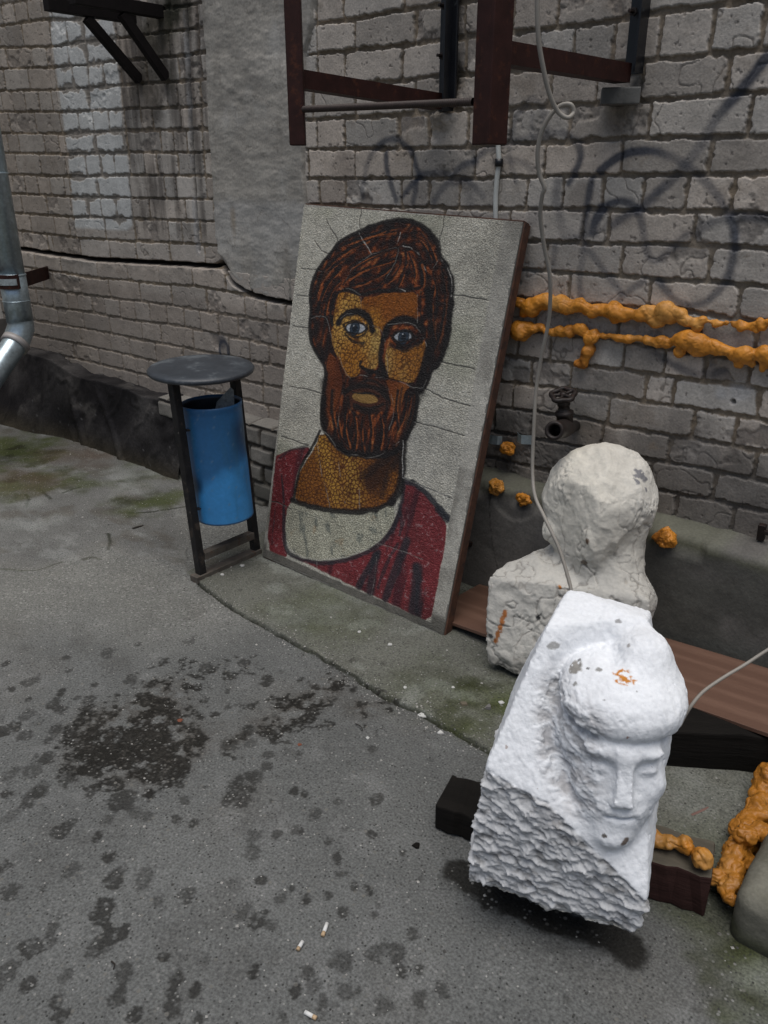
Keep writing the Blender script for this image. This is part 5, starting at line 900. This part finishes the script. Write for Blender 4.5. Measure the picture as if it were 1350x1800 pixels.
# ------------------------------------------------------------ sculptures (built in camera-aligned floor axes r, z, height, then turned into the yard's axes)
def to_world(P): return CAM*[1, 1, 0] + np.outer(P[:, 0], RV) + np.outer(P[:, 1], FV) + np.outer(P[:, 2], UV)
def rzh(px, py, z=None, h=None):
    d = ray(px, py); r, f, u = d @ RV, d @ FV, d @ UV; t = (z/f) if z is not None else (h-1.5)/u; return np.array([r*t, f*t, 1.5+u*t])
BP = [rzh(818, 1558, h=.125), rzh(1115, 1652, h=.125), rzh(850, 1352, z=1.250), rzh(962, 1412, z=1.188), rzh(1140, 1588, z=1.105), rzh(960, 1100, z=1.37), rzh(1137, 1088, z=1.375), rzh(1000, 1032, z=1.49), rzh(1146, 1074, z=1.45)]
BP += [np.array([BP[0][0]+.10, 1.54, .125]), np.array([BP[1][0]+.03, 1.42, .125]), np.array([BP[0][0]+.13, 1.52, .45])]
BP += [rzh(1163, 1352, z=1.31), rzh(1156, 1440, z=1.25)]
print('block pts', [tuple(np.round(b, 3)) for b in BP])
PL = hull_planes(BP)
def rotm(yaw, pitch=0):
    f = np.array([math.sin(yaw)*math.cos(pitch), -math.cos(yaw)*math.cos(pitch), -math.sin(pitch)]); s = np.array([math.cos(yaw), math.sin(yaw), 0]); u = np.cross(s, f); u = -u if u[2] < 0 else u
    return np.stack([s, f, u], 1)       # columns: side, front, up
HR = rotm(R(-8), 0); HC = np.array([.450, 1.272, .503])
def blockf(x, y, z):
    d = np.full(x.shape, -9.)
    for n, c in PL: d = smax(d, x*n[0] + y*n[1] + z*n[2] - c, .006)
    return d
S0 = .008
def stone(x, y, z):
    d = blockf(x, y, z)
    p = np.stack([x-HC[0], y-HC[1], z-HC[2]], -1) @ HR; s, f, u = p[..., 0], p[..., 1], p[..., 2]; fp = f - (.022 - .55*u)
    E = lambda c, r: ell(s, f, u, c, r)
    niche = ell(s, fp, u, (.0, .010, .035), (.145, .052, .175)); niche = smax(niche, s - .015, .03); d = smax(d, -niche, .014)
    c = S0
    face = E((c-.004, .0, -.036), (.100, .105, .150)); face = smin(face, E((-.010, -.012, .0), (.112, .090, .085)), .03); face = smin(face, E((c-.008, .096, -.158), (.042, .044, .030)), .045); face = smin(face, E((c-.004, .075, -.105), (.07, .05, .05)), .04)       # skull, chin
    face = smin(face, E((c, .086, .018), (.070, .020, .016)), .022)                                                     # brow ridge
    for sg in (-1, 1):
        face = smax(face, -E((c+sg*.040, .116, -.012), (.029, .024, .017)), .012)                                        # eye sockets
        face = smin(face, E((c+sg*.040, .088, -.018), (.021, .012, .009)), .008)                                         # closed lids
        face = smin(face, E((c+sg*.055, .074, -.060), (.028, .024, .026)), .028)                                         # cheekbones
    a, b = (c, .096, .012), (c-.004, .130, -.066); s_keep = 0; t = np.clip(((f-a[1])*(b[1]-a[1]) + (u-a[2])*(b[2]-a[2]))/((b[1]-a[1])**2 + (b[2]-a[2])**2), 0, 1)
    nw = .0105 + .007*t; nose = np.maximum(np.abs(s-c) - nw, np.hypot(f-a[1]-t*(b[1]-a[1]), u-a[2]-t*(b[2]-a[2])) - .010); face = smin(face, nose, .018)
    for sg in (-1, 1): face = smin(face, E((c+sg*.019, .106, -.072), (.012, .013, .010)), .010)                          # wings
    face = smin(face, E((c, .108, -.098), (.040, .018, .012)), .016); face = smax(face, -E((c, .130, -.107), (.030, .018, .003)), .010); face = smin(face, E((c, .108, -.118), (.027, .016, .008)), .012)
    d = smin(d, face, .022)
    hat = smin(E((.008, .008, .080), (.116, .090, .054)), E((.010, -.05, .088), (.114, .09, .058)), .04)
    hat = smin(hat, E((.004, .020, .060), (.102, .078, .032)), .03); hat = smax(hat, -(u - (.036 + .30*np.maximum(-s-.01, 0) - .08*np.maximum(s, 0))), .006)
    d = smin(d, hat, .007)
    knob = E((.050, -.055, .145), (.045, .050, .040)); d = smin(d, knob, .045); d = smax(d, -E((-.020, -.020, .160), (.018, .040, .020)), .018)
    return d
V, F = surfnet(stone, np.min(BP, 0) - [.03, .14, .02], np.max(BP, 0) + [.14, .03, .06], .0052); V, F = subdivide(V, F)
g = grad(stone, V, .005); x, y, z = V.T
# which face: rough lower front, smooth band, hat
nf_ = -g[:, 1]; tl = BP[2]; lin = [(BP[2][0], BP[2][2]), (BP[3][0], BP[3][2]), (BP[4][0], BP[4][2])]
hline = np.interp(x, [q[0] for q in lin], [q[1] for q in lin]) - .002; p = (V-HC) @ HR; inface = np.maximum(ell(p[:, 0], p[:, 1], p[:, 2], (0, .02, .02), (.15, .16, .20)), -9)
rough = sm(.003, -.004, z - hline + .004*fbm(x*30, y*30, z*30, seed=171))
pits = fbm(x*42 + z*20, y*42, z*75, seed=172, o=4, g=.65); chis = np.abs(fbm(x*26 + z*20, y*26, z*44, seed=173, o=4)); wavy = fbm(x*95 + z*40, y*60, z*30, seed=174, o=3)
hatm = sm(.03, -.01, p[:, 2]*-1 + .055) ; nichem = sm(.02, -.02, ell(p[:, 0], p[:, 1], p[:, 2], (-.04, .03, .03), (.115, .16, .185)))*sm(.0, -.06, p[:, 0])*sm(.13, .07, p[:, 2])
wz1 = worley(x*38 + z*12 + .5*wavy, z*62 + .4*wavy, seed=31)[0]; wz2 = worley(x*52 - z*20 + .3*wavy, z*46, seed=32)[0]; amp = (1-rough)*.0012*(wz2**2 - .2) + rough*(.0075*pits + .013*(wz1**2 - .3) - .003*sm(.12, .0, chis) + .004*fbm(x*15, y*15, z*15, seed=170)) + (1-rough)*(.0016*wavy + .0014*fbm(x*110, y*110, z*60, seed=175, o=2)); amp += nichem*(1-rough)*(.0065*pits - .002*sm(.12, 0, chis)); amp += (1-rough)*.0018*fbm(x*14, y*14, z*14, seed=176)
low = sm(.17, .125, z); gro = fbm(x*70, y*70, z*70, seed=198, o=2); amp -= (1-rough)*.0016*sm(.45, .62, gro); amp += low*.010*fbm(x*18, y*18, z*18, seed=177, o=3) - sm(.155, .125, z)*.010
V2 = V + g*amp[:, None]
col = np.tile(np.array([.74, .76, .785]), (len(V), 1)) * (1 + .03*fbm(x*12, y*12, z*12, seed=178))[:, None]
col = mixc(col, (.50, .505, .51), rough*.9); col = mixc(col, (.20, .195, .19), rough*np.clip(sm(.0, -.42, pits)*.8 + sm(.30, .0, wz1)*.35, 0, .9)); col = mixc(col, (.36, .355, .36), nichem*sm(.30, -.35, pits)*.85); col = mixc(col, (.60, .56, .54), sm(.2, .6, fbm(x*6, y*6, z*6, seed=179, o=4))*.45)  # rough front greyed: grime, plus shading contrast put into the colour
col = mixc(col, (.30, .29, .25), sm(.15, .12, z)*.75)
def spot(px_, py_, rr, c_, a=1., ax=1., seed=0, sharp=.75, cut=.0):
    """paint chips and stains, placed by the surface point under a traced pixel"""
    global col
    d0 = ray(px_, py_); dd = np.array([d0 @ RV, d0 @ FV, d0 @ UV]); dd /= np.linalg.norm(dd); o_ = np.array([0, 0, 1.5]); rel_ = V2 - o_; tt = rel_ @ dd; off_ = np.linalg.norm(rel_ - tt[:, None]*dd, axis=1)
    hit = np.where((off_ < .012) & ((g @ dd) < .1))[0]
    if len(hit) == 0: return
    c0_ = V2[hit[np.argmin(tt[hit] + off_[hit])]]; r_ = rr*np.linalg.norm(c0_-o_)/FPX; q = np.linalg.norm((V2-c0_)*[1, 1, ax], axis=1)/r_
    n_ = fbm(V2[:, 0]*90, V2[:, 1]*90, V2[:, 2]*90, seed=300+seed, o=3); m = sm(1.1, sharp, q + .8*n_) * a * sm(cut - .05, cut + .1, n_ + .5); col = mixc(col, c_, m)
for s_ in [(1003, 1165, 15, (.26, .25, .23), 1, 1.6), (975, 1136, 12, (.27, .27, .26), .9, 1.8), (1008, 1198, 5, (.28, .28, .27)), (1052, 1168, 5, (.28, .28, .27)), (1029, 1165, 3, (.2, .2, .2)), (1086, 1090, 6, (.3, .3, .3)), (1096, 1130, 4, (.35, .34, .33)), (1093, 1185, 17, (.50, .20, .035), 1, 1, 5, .9, .42), (1105, 1193, 14, (.50, .20, .035), 1, 1, 6, .9, .42), (1104, 1307, 2.6, (.22, .08, .03)), (1033, 1427, 3, (.02, .02, .02)), (1110, 1485, 8, (.16, .13, .11)), (1063, 1470, 4, (.12, .11, .1)), (1063, 1229, 2.2, (.22, .22, .22)), (1120, 1214, 2, (.3, .3, .3)), (1012, 1152, 3, (.2, .2, .2)), (890, 1313, 3, (.4, .35, .33))]: spot(*s_)
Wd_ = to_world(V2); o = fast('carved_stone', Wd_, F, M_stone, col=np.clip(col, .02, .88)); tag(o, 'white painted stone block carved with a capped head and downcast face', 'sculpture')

# ---- bust seen from behind
b0 = rzh(848, 1182, z=2.215); BR = rotm(R(170)); 
def rb_pt(px_, py_, z_): return rzh(px_, py_, z=z_)
hd = rb_pt(1056, 880, 2.36); print('bust head', hd, 'base', b0)
sh = [rb_pt(850, 1190, 2.20), rb_pt(908, 1230, 2.14), rb_pt(856, 1012, 2.27), rb_pt(882, 996, 2.33), rb_pt(965, 962, 2.38), np.array([.80, 2.04, .0]), np.array([.80, 2.10, .33]), np.array([.82, 2.3, .30]), np.array([.60, 2.45, .38]), np.array([.62, 2.5, 0.]), np.array([.82, 2.35, .0]), rb_pt(1050, 1000, 2.24)]
for q in sh[:2]: q[2] = .03
PB = hull_planes(sh)
def bust(x, y, z):
    d = np.full(x.shape, -9.)
    for n, c in PB: d = smax(d, x*n[0] + y*n[1] + z*n[2] - c, .008)
    h = ell(x, y, z, hd + [0, 0, .003], (.178, .19, .180)); h = smin(h, ell(x, y, z, hd + [.008, -.02, -.11], (.156, .15, .135)), .05)
    e = hd + np.array([-.062, -.165, 0.]); h = smax(h, ((x-e[0])*-.80 + (y-e[1])*-.60), .010)
    h = smax(h, ((x-hd[0]-.02)*.25 + (y-hd[1]+.165)*-.95 - .008 - .0*z), .02)
    d = smin(d, capsule(x, y, z, hd + [.012, .0, -.12], (hd[0]+.012, hd[1]+.0, .30), .142, .150), .02)
    for a_, dd_ in (((.70, -.50, .50), .168), ((.15, -.80, .58), .170), ((.90, -.30, -.25), .168), ((.45, -.85, -.30), .166), ((.35, -.4, .85), .166), ((-.45, -.35, .82), .168)):
        n_ = np.array(a_); n_ = n_/np.linalg.norm(n_); h = smax(h, (x-hd[0])*n_[0] + (y-hd[1])*n_[1] + (z-hd[2])*n_[2] - dd_, .006)
    d = smin(d, capsule(x, y, z, (.55, 2.32, .29), (hd[0]-.03, 2.34, .36), .035, .08), .04)
    d = smin(d, capsule(x, y, z, (hd[0]+.04, 2.26, .32), (.80, 2.20, .27), .09, .055), .05)
    d = smin(d, h, .02); d = smin(d, ell(x, y, z, hd + [-.160, -.01, -.10], (.022, .03, .035)), .02)
    d = smin(d, capsule(x, y, z, hd + [-.055, -.15, -.06], (hd[0]-.05, hd[1]-.13, .36), .02, .03), .03)
    return smax(d, .02 - z, .01)
V, F = surfnet(bust, [.25, 1.95, 0], [1.0, 2.62, .80], .0075); V, F = subdivide(V, F); g = grad(bust, V, .004); x, y, z = V.T
n1 = fbm(x*18, y*18, z*24, seed=181, o=4); rg_ = np.abs(fbm(x*9 + z*5, y*9, z*13, seed=182, o=4)); rg2 = np.abs(fbm(x*16, y*16, z*7, seed=183, o=3)); lowm = sm(.50, .34, z)
rg3 = np.abs(fbm(x*7 + z*6, y*9, z*12 - x*8, seed=186, o=3)); bz = worley(x*24 + z*9 + .6*n1, z*17 - x*6 + .5*n1, seed=33)[0]; amp = .0075*(bz**2 - .25) + .002*n1 + .011*fbm(x*5.5, y*5.5, z*5.5, seed=197, o=2) + .0022*fbm(x*60, y*60, z*40, seed=187, o=3) - .007*sm(.045, 0, rg_)*(.0+.5*lowm) - .004*sm(.04, 0, rg2)*sm(.75, .45, z)*sm(-.2, .3, fbm(x*5, y*5, z*5, seed=188)) + .0035*fbm(x*40 + z*9, y*40, z*7 + x*9, seed=195, o=4)*sm(.45, .6, z)*sm(.05, -.05, x-hd[0]+.03) + .003*fbm(x*22 - z*20, y*30, z*22 + x*20, seed=196, o=4) - .005*sm(.22, .0, np.abs(fbm(x*60 - z*30, y*60, z*18 + x*30, seed=189, o=3)))*sm(.05, .35, fbm(x*9, y*9, z*9, seed=190)) + lowm*.004*fbm(x*12, y*12, z*12, seed=184, o=4) + sm(.12, .02, z)*.010*n1
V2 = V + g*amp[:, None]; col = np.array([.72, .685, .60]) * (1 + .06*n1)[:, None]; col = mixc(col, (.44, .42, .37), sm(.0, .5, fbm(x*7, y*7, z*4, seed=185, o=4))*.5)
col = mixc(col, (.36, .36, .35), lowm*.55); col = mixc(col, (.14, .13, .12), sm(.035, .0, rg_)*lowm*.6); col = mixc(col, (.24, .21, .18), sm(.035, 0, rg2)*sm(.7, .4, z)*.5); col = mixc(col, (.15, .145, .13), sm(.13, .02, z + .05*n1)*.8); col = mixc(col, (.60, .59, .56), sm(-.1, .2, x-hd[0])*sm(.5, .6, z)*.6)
for s_ in [(1130, 830, 12, (.22, .22, .23)), (1140, 838, 8, (.22, .22, .23)), (1122, 838, 7, (.22, .22, .23)), (1142, 857, 5, (.22, .22, .23)), (1026, 955, 5, (.15, .10, .07)), (1025, 990, 6, (.18, .15, .12)), (985, 1035, 5, (.42, .15, .02)),  (945, 1085, 5, (.05, .05, .05)), (862, 1118, 5, (.08, .08, .08))]: spot(*s_)
for k_ in range(14): spot(889 - 19*k_/13 + (k_ % 3 - 1), 1075 + 55*k_/13, 4.2, (.34, .12, .03), .9, 1, k_)
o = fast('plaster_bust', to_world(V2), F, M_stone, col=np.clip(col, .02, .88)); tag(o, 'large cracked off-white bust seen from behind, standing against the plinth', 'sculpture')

# ------------------------------------------------------------ timbers, plank, block
def wood(name, c, c2, sc=9, axis_='X', rough=.75):
    m = material(name, c, rough=rough, var=.5, vscale=sc, bump=.9, bscale=45, bdist=.006, spec=.15); nt = m.node_tree
    for n in nt.nodes:
        if n.type == 'TEX_NOISE':
            mp = nt.nodes.new('ShaderNodeMapping'); mp.inputs['Scale'].default_value = (.12, 1, 1); tc = [q for q in nt.nodes if q.type == 'TEX_COORD'][0]; lk(nt, tc.outputs['Object'], mp.inputs['Vector']); lk(nt, mp.outputs[0], n.inputs['Vector'])
    return m
def beam(name, p0, p1, wd, hg, mat, lab, cat='timber', group=None, bev=.005, tilt=0.):
    p0, p1 = Vector(p0), Vector(p1); d = p1-p0; L = d.length; bm = bmesh.new(); rs_ = random.Random(len(lab)); n = 14
    prev = None
    for k in range(n+1):
        t = k/n; j = lambda: rs_.uniform(-.0045, .0045); ring = [bm.verts.new((t*L, a*wd/2 + j(), b*hg/2 + j())) for a, b in ((-1, -1), (1, -1), (1, 1), (-1, 1))]
        if prev:
            for i in range(4): bm.faces.new((prev[i], prev[(i+1) % 4], ring[(i+1) % 4], ring[i]))
        else: bm.faces.new(ring)
        prev = ring
    bm.faces.new(prev[::-1]); o = from_bm(name, bm, mat, bevel=bev); o.location = p0; o.rotation_mode = 'QUATERNION'; o.rotation_quaternion = (d.to_track_quat('X', 'Z') @ Matrix.Rotation(tilt, 3, 'X').to_quaternion()); tag(o, lab, cat, group); return o
M_wdk = wood('rotten_black_timber', (.008, .007, .006), None, rough=.9); M_wred = wood('red_stained_timber', (.034, .016, .014), None)
q0, q1 = on_z(757, 1470, 0), on_z(1236, 1630, 0)
dirv = (q1-q0)/np.linalg.norm(q1-q0); perp = np.array([-dirv[1], dirv[0], 0]); wdt = .17
c0_ = q0 + perp*wdt/2 + [0, 0, .056]; c1_ = q1 + perp*wdt/2 + [0, 0, .056]
e1 = c0_ + dirv*.24; s1_ = c1_ - dirv*.33
beam('timber_block', c0_ - [0, 0, .015], e1 - [0, 0, .015], .125, .074, M_wdk, 'short black timber block poking out under the left of the carved stone', group='timbers under the carved stone')
M_wred2 = M_wred
o = beam('timber_block', s1_, c1_, .11, .115, M_wred, 'short red stained timber under the right of the carved stone', group='timbers under the carved stone')
me_ = o.data; me_.materials.append(wood('weathered_timber_top', (.085, .075, .058), None))
for p_ in me_.polygons:
    if p_.normal.z > .7: p_.material_index = 1
p0 = on_z(1120, 1352, .0); p1 = on_z(1420, 1370, 0); dd = (p1-p0)/np.linalg.norm(p1-p0); pe = np.array([-dd[1], dd[0], 0])
beam('timber_beam', p0 - dd*.18 + pe*.07 + [0, 0, .065], p1 + dd*.25 + pe*.07 + [0, 0, .065], .13, .125, M_wdk, 'long black timber beam lying behind the carved stone, under the laminate plank', 'timber')
M_lam = material('oak_laminate', (.15, .062, .036), rough=.5, var=.0, bump=.1); nt = M_lam.node_tree; b = nt.nodes['Principled BSDF']
tc = nt.nodes.new('ShaderNodeTexCoord'); mp = nt.nodes.new('ShaderNodeMapping'); mp.inputs['Scale'].default_value = (1.6, 14, 14); lk(nt, tc.outputs['Object'], mp.inputs['Vector'])
wv = nt.nodes.new('ShaderNodeTexWave'); wv.wave_type = 'RINGS'; wv.inputs['Scale'].default_value = .25; wv.inputs['Distortion'].default_value = 14; wv.inputs['Detail'].default_value = 4; wv.inputs['Detail Scale'].default_value = 1.2; lk(nt, mp.outputs[0], wv.inputs['Vector'])
n_ = nt.nodes.new('ShaderNodeTexNoise'); n_.inputs['Scale'].default_value = 12; n_.inputs['Detail'].default_value = 6; lk(nt, mp.outputs[0], n_.inputs['Vector'])
ad = nt.nodes.new('ShaderNodeMath'); ad.operation = 'MULTIPLY'; lk(nt, wv.outputs['Fac'], ad.inputs[0]); lk(nt, n_.outputs['Fac'], ad.inputs[1])
cr_ = nt.nodes.new('ShaderNodeValToRGB'); cr_.color_ramp.elements[0].color = (.125, .068, .047, 1); cr_.color_ramp.elements[1].color = (.165, .094, .066, 1); cr_.color_ramp.elements[0].position = .1; cr_.color_ramp.elements[1].position = .55; lk(nt, ad.outputs[0], cr_.inputs[0]); lk(nt, cr_.outputs[0], b.inputs['Base Color'])
a_ = on_z(812, 1016, .03); b_ = on_z(1352, 1178, .135); c_ = on_z(1352, 1293, .135); d_ = on_z(786, 1093, .018)
L_ = (b_-a_); cenA = (a_+d_)/2; cenB = (b_+c_)/2; wdp = (np.linalg.norm(a_-d_) + np.linalg.norm(b_-c_))/2; dv = (cenB-cenA)/np.linalg.norm(cenB-cenA)
print('plank', a_, b_, c_, d_, wdp)
bm = bmesh.new(); Lp = np.linalg.norm(cenB-cenA) + .35; add_bar(bm, (0, 0, 0), (Lp, 0, 0), wdp, .012, up=(0, 0, 1)); o = from_bm('laminate_plank', bm, M_lam, bevel=.001); o.location = cenA; o.rotation_mode = 'QUATERNION'; o.rotation_quaternion = Vector(dv).to_track_quat('X', 'Z'); tag(o, 'brown oak laminate board lying along the foot of the wall', 'board')
# rounded concrete block, bottom right
def cblock(x, y, z):
    p = on_z(1283, 1600, 0.); q = np.abs(np.stack([(x-bc[0])*bx_[0] + (y-bc[1])*bx_[1], (x-bc[0])*by_[0] + (y-bc[1])*by_[1], z-.03], -1)) - np.array([.22, .17, .095]) + .035
    return np.linalg.norm(np.maximum(q, 0), axis=-1) + np.minimum(q.max(-1), 0) - .035
k0 = on_z(1275, 1640, 0.); k1 = on_z(1350, 1700, 0.); k2 = on_z(1322, 1490, .15)
by_ = (on_z(1350, 1480, .0) - on_z(1278, 1640, 0.)); by_[2] = 0; by_ = by_[:2]/np.linalg.norm(by_[:2]); bx_ = np.array([by_[1], -by_[0]]); bc = k0[:2] + bx_*.222 + by_*.165
V, F = surfnet(cblock, [bc[0]-.4, bc[1]-.4, -.02], [bc[0]+.4, bc[1]+.4, .22], .008); g = grad(cblock, V, .005); x, y, z = V.T; n1 = fbm(x*9, y*9, z*9, seed=191, o=5)
V = V + g*(.004*n1 + .0015*fbm(x*40, y*40, z*40, seed=192))[:, None]; col = np.array([.105, .102, .080])*(1+.25*n1)[:, None]; col = mixc(col, (.16, .155, .13), sm(.1, .5, n1)*.6); col = mixc(col, (.045, .055, .018), sm(.07, .0, z + .03*n1)*.85); col = mixc(col, (.03, .03, .025), sm(.03, .0, z)*.8)
o = fast('concrete_block', V, F, M_plaster, col=np.clip(col, .01, .6)); tag(o, 'rounded mossy grey concrete block at the lower right corner', 'concrete block')

# ------------------------------------------------------------ small litter
M_butt = material('cigarette_paper', (.62, .62, .60), rough=.8, var=.1, bump=.2); M_filt = material('cigarette_filter', (.42, .30, .18), rough=.8, var=.3); M_chip = material('plaster_chip', (.50, .50, .48), rough=.85, var=.15, bump=.4)
def butt(pa, pb, lab):
    a, b = on_z(*pa, .006), on_z(*pb, .006); t_ = thing('cigarette_end', lab, 'cigarette end', (a+b)/2, group='cigarette ends on the concrete')
    d = b-a; L = np.linalg.norm(d); d /= L; lathe('paper', a, d, [(0, 0), (0, .0042), (L*.7, .0042)], M_butt, t_, n=12); lathe('filter', a + d*L*.7, d, [(0, .0043), (L*.3, .0043), (L*.3, 0)], M_filt, t_, n=12); adopt(t_)
butt((575, 1623), (567, 1645), 'white cigarette end lying at a slant, the larger of the two near each other')
butt((532, 1655), (523, 1670), 'crushed bent cigarette end just left of the larger one')
butt((536, 1779), (556, 1790), 'pale cigarette end at the very bottom of the picture')
def chip(px_, py_, r, lab, mat=M_chip, name='plaster_chip', cat='plaster chip', group='white chips on the ground', z0=None, flat=.3, seed=0):
    c = on_z(px_, py_, .0); c[2] = (ground_z(c[0], c[1]) if z0 is None else z0) + .001; r_ = .85*r*np.linalg.norm(c-CAM)/FPX; q = random.Random(int(px_*7+py_)+seed); n = q.randint(5, 7); bm = bmesh.new(); A_ = [2*math.pi*(k+q.uniform(-.3, .3))/n for k in range(n)]; rr = [r_*q.uniform(.7, 1.2) for _ in A_]
    lo_ = [bm.verts.new((math.cos(a)*s, math.sin(a)*s, 0)) for a, s in zip(A_, rr)]; hi_ = [bm.verts.new((math.cos(a)*s*.85, math.sin(a)*s*.85, r_*flat*q.uniform(.6, 1.3))) for a, s in zip(A_, rr)]
    bm.faces.new(lo_[::-1]); bm.faces.new(hi_)
    for i in range(n): bm.faces.new((lo_[i], lo_[(i+1) % n], hi_[(i+1) % n], hi_[i]))
    o = from_bm(name, bm, mat); o.location = c; tag(o, lab, cat, group)
chip(742, 1256, 10, 'white torn chip lying on the slab joint, the upper of two'); chip(774, 1289, 7, 'white square chip just below the slab joint')
chip(685, 1137, 5, 'small white chip on the green slab below the panel'); chip(632, 1115, 4.5, 'tiny white chip on the slab close under the panel'); chip(712, 1213, 4, 'tiny white chip on the slab near its joint'); chip(796, 1213, 4, 'tiny white chip on the slab left of the carved stone')
chip(426, 999, 6, 'white crumb beside the foot of the litter bin'); chip(391, 1014, 5, 'thin white crumb in front of the litter bin frame'); chip(646, 1298, 4, 'round white crumb on the concrete below the damp patch')
chip(881, 1240, 6, 'small white splinter on the slab beside the carved stone'); chip(858, 1250, 7, 'grey stone chip on the mossy slab', material('grey_stone_chip', (.14, .135, .13), rough=.9), 'stone_chip', 'stone chip', 'stone chips on the ground', flat=.8)
chip(815, 1243, 9, 'flat brownish stone chip on the mossy slab', material('brown_stone_chip', (.12, .10, .07), rough=.9), 'stone_chip', 'stone chip', 'stone chips on the ground', flat=.35)
chip(732, 1488, 8, 'black bark like flake left of the timber block', M_wdk, 'bark_flake', 'flake', 'dark flakes on the ground', flat=.5)
M_leaf = material('dry_leaf', (.16, .05, .025), rough=.8, var=.3)
chip(526, 1310, 5, 'small orange brown leaf scrap below the damp patch', M_leaf, 'leaf_scrap', 'leaf', 'leaf scraps on the ground', flat=.25); chip(317, 1266, 6, 'reddish leaf scrap lying in the dark damp patch', M_leaf, 'leaf_scrap', 'leaf', 'leaf scraps on the ground', flat=.2)
def stick(pa, pb, r, lab, mat, z=.005, h2=.005):
    a, b = on_z(*pa, z), on_z(*pb, h2); m_ = (a+b)/2 + np.array([.004, .003, .003]); o = tube('twig', catmull([a, m_, b], 6), np.linspace(r, r*.5, 13), mat, n=6); tag(o, lab, 'twig', 'twigs on the ground')
M_tw = material('dark_twig', (.02, .016, .012), rough=.9); M_tw2 = material('pinkish_twig', (.16, .09, .075), rough=.85)
stick((233, 930), (252, 924), .007, 'short dark stick on the screed left of the litter bin', M_tw); stick((196, 1690), (199, 1704), .0022, 'tiny dark twig at the lower left of the yard', M_tw); stick((1215, 1435), (1252, 1416), .006, 'pinkish twig on the slab right of the carved stone', M_tw2)
stick((625, 1272), (638, 1285), .0018, 'fine dark twig below the damp patch', M_tw)
# loose grit: countless, one object
rs = np.random.RandomState(99); V = []; F = []
for k in range(2600):
    if k < 1500: p_ = np.array([rs.uniform(-2.9, -.2), rs.uniform(-2.3, -.15)])
    elif k < 2100: t = rs.rand(); i = rs.randint(2, 12); p_ = np.array(L[i])*(1-t) + np.array(L[i+1])*t + rs.normal(size=2)*.03
    else: c_ = on_z(rs.uniform(120, 420), rs.uniform(790, 1010)); p_ = c_[:2]
    r_ = rs.uniform(.0010, .0027) if rs.rand() < .93 else rs.uniform(.003, .005); zg = ground_z(*p_); b_ = len(V)
    o_ = [(1, 0, 0), (-1, 0, 0), (0, 1, 0), (0, -1, 0), (0, 0, .8), (0, 0, -.8)]; a = rs.uniform(0, 6.28)
    for q in o_: V.append((p_[0] + r_*(q[0]*math.cos(a)-q[1]*math.sin(a))*rs.uniform(.7, 1.5), p_[1] + r_*(q[0]*math.sin(a)+q[1]*math.cos(a))*rs.uniform(.7, 1.3), zg + .0005 + r_*q[2]))
    F += [(b_+i, b_+j, b_+kk) for i, j, kk in ((0, 2, 4), (2, 1, 4), (1, 3, 4), (3, 0, 4), (2, 0, 5), (1, 2, 5), (3, 1, 5), (0, 3, 5))]
gc_ = np.repeat(np.where(rs.rand(len(V)//6) < .6, .34, .07), 6)[:, None]*np.array([1, .97, .9]); o = fast('loose_grit', V, F, M_plaster, col=gc_, smooth=False); o['kind'] = 'stuff'; o['label'] = 'loose pale and dark grit scattered over the concrete'
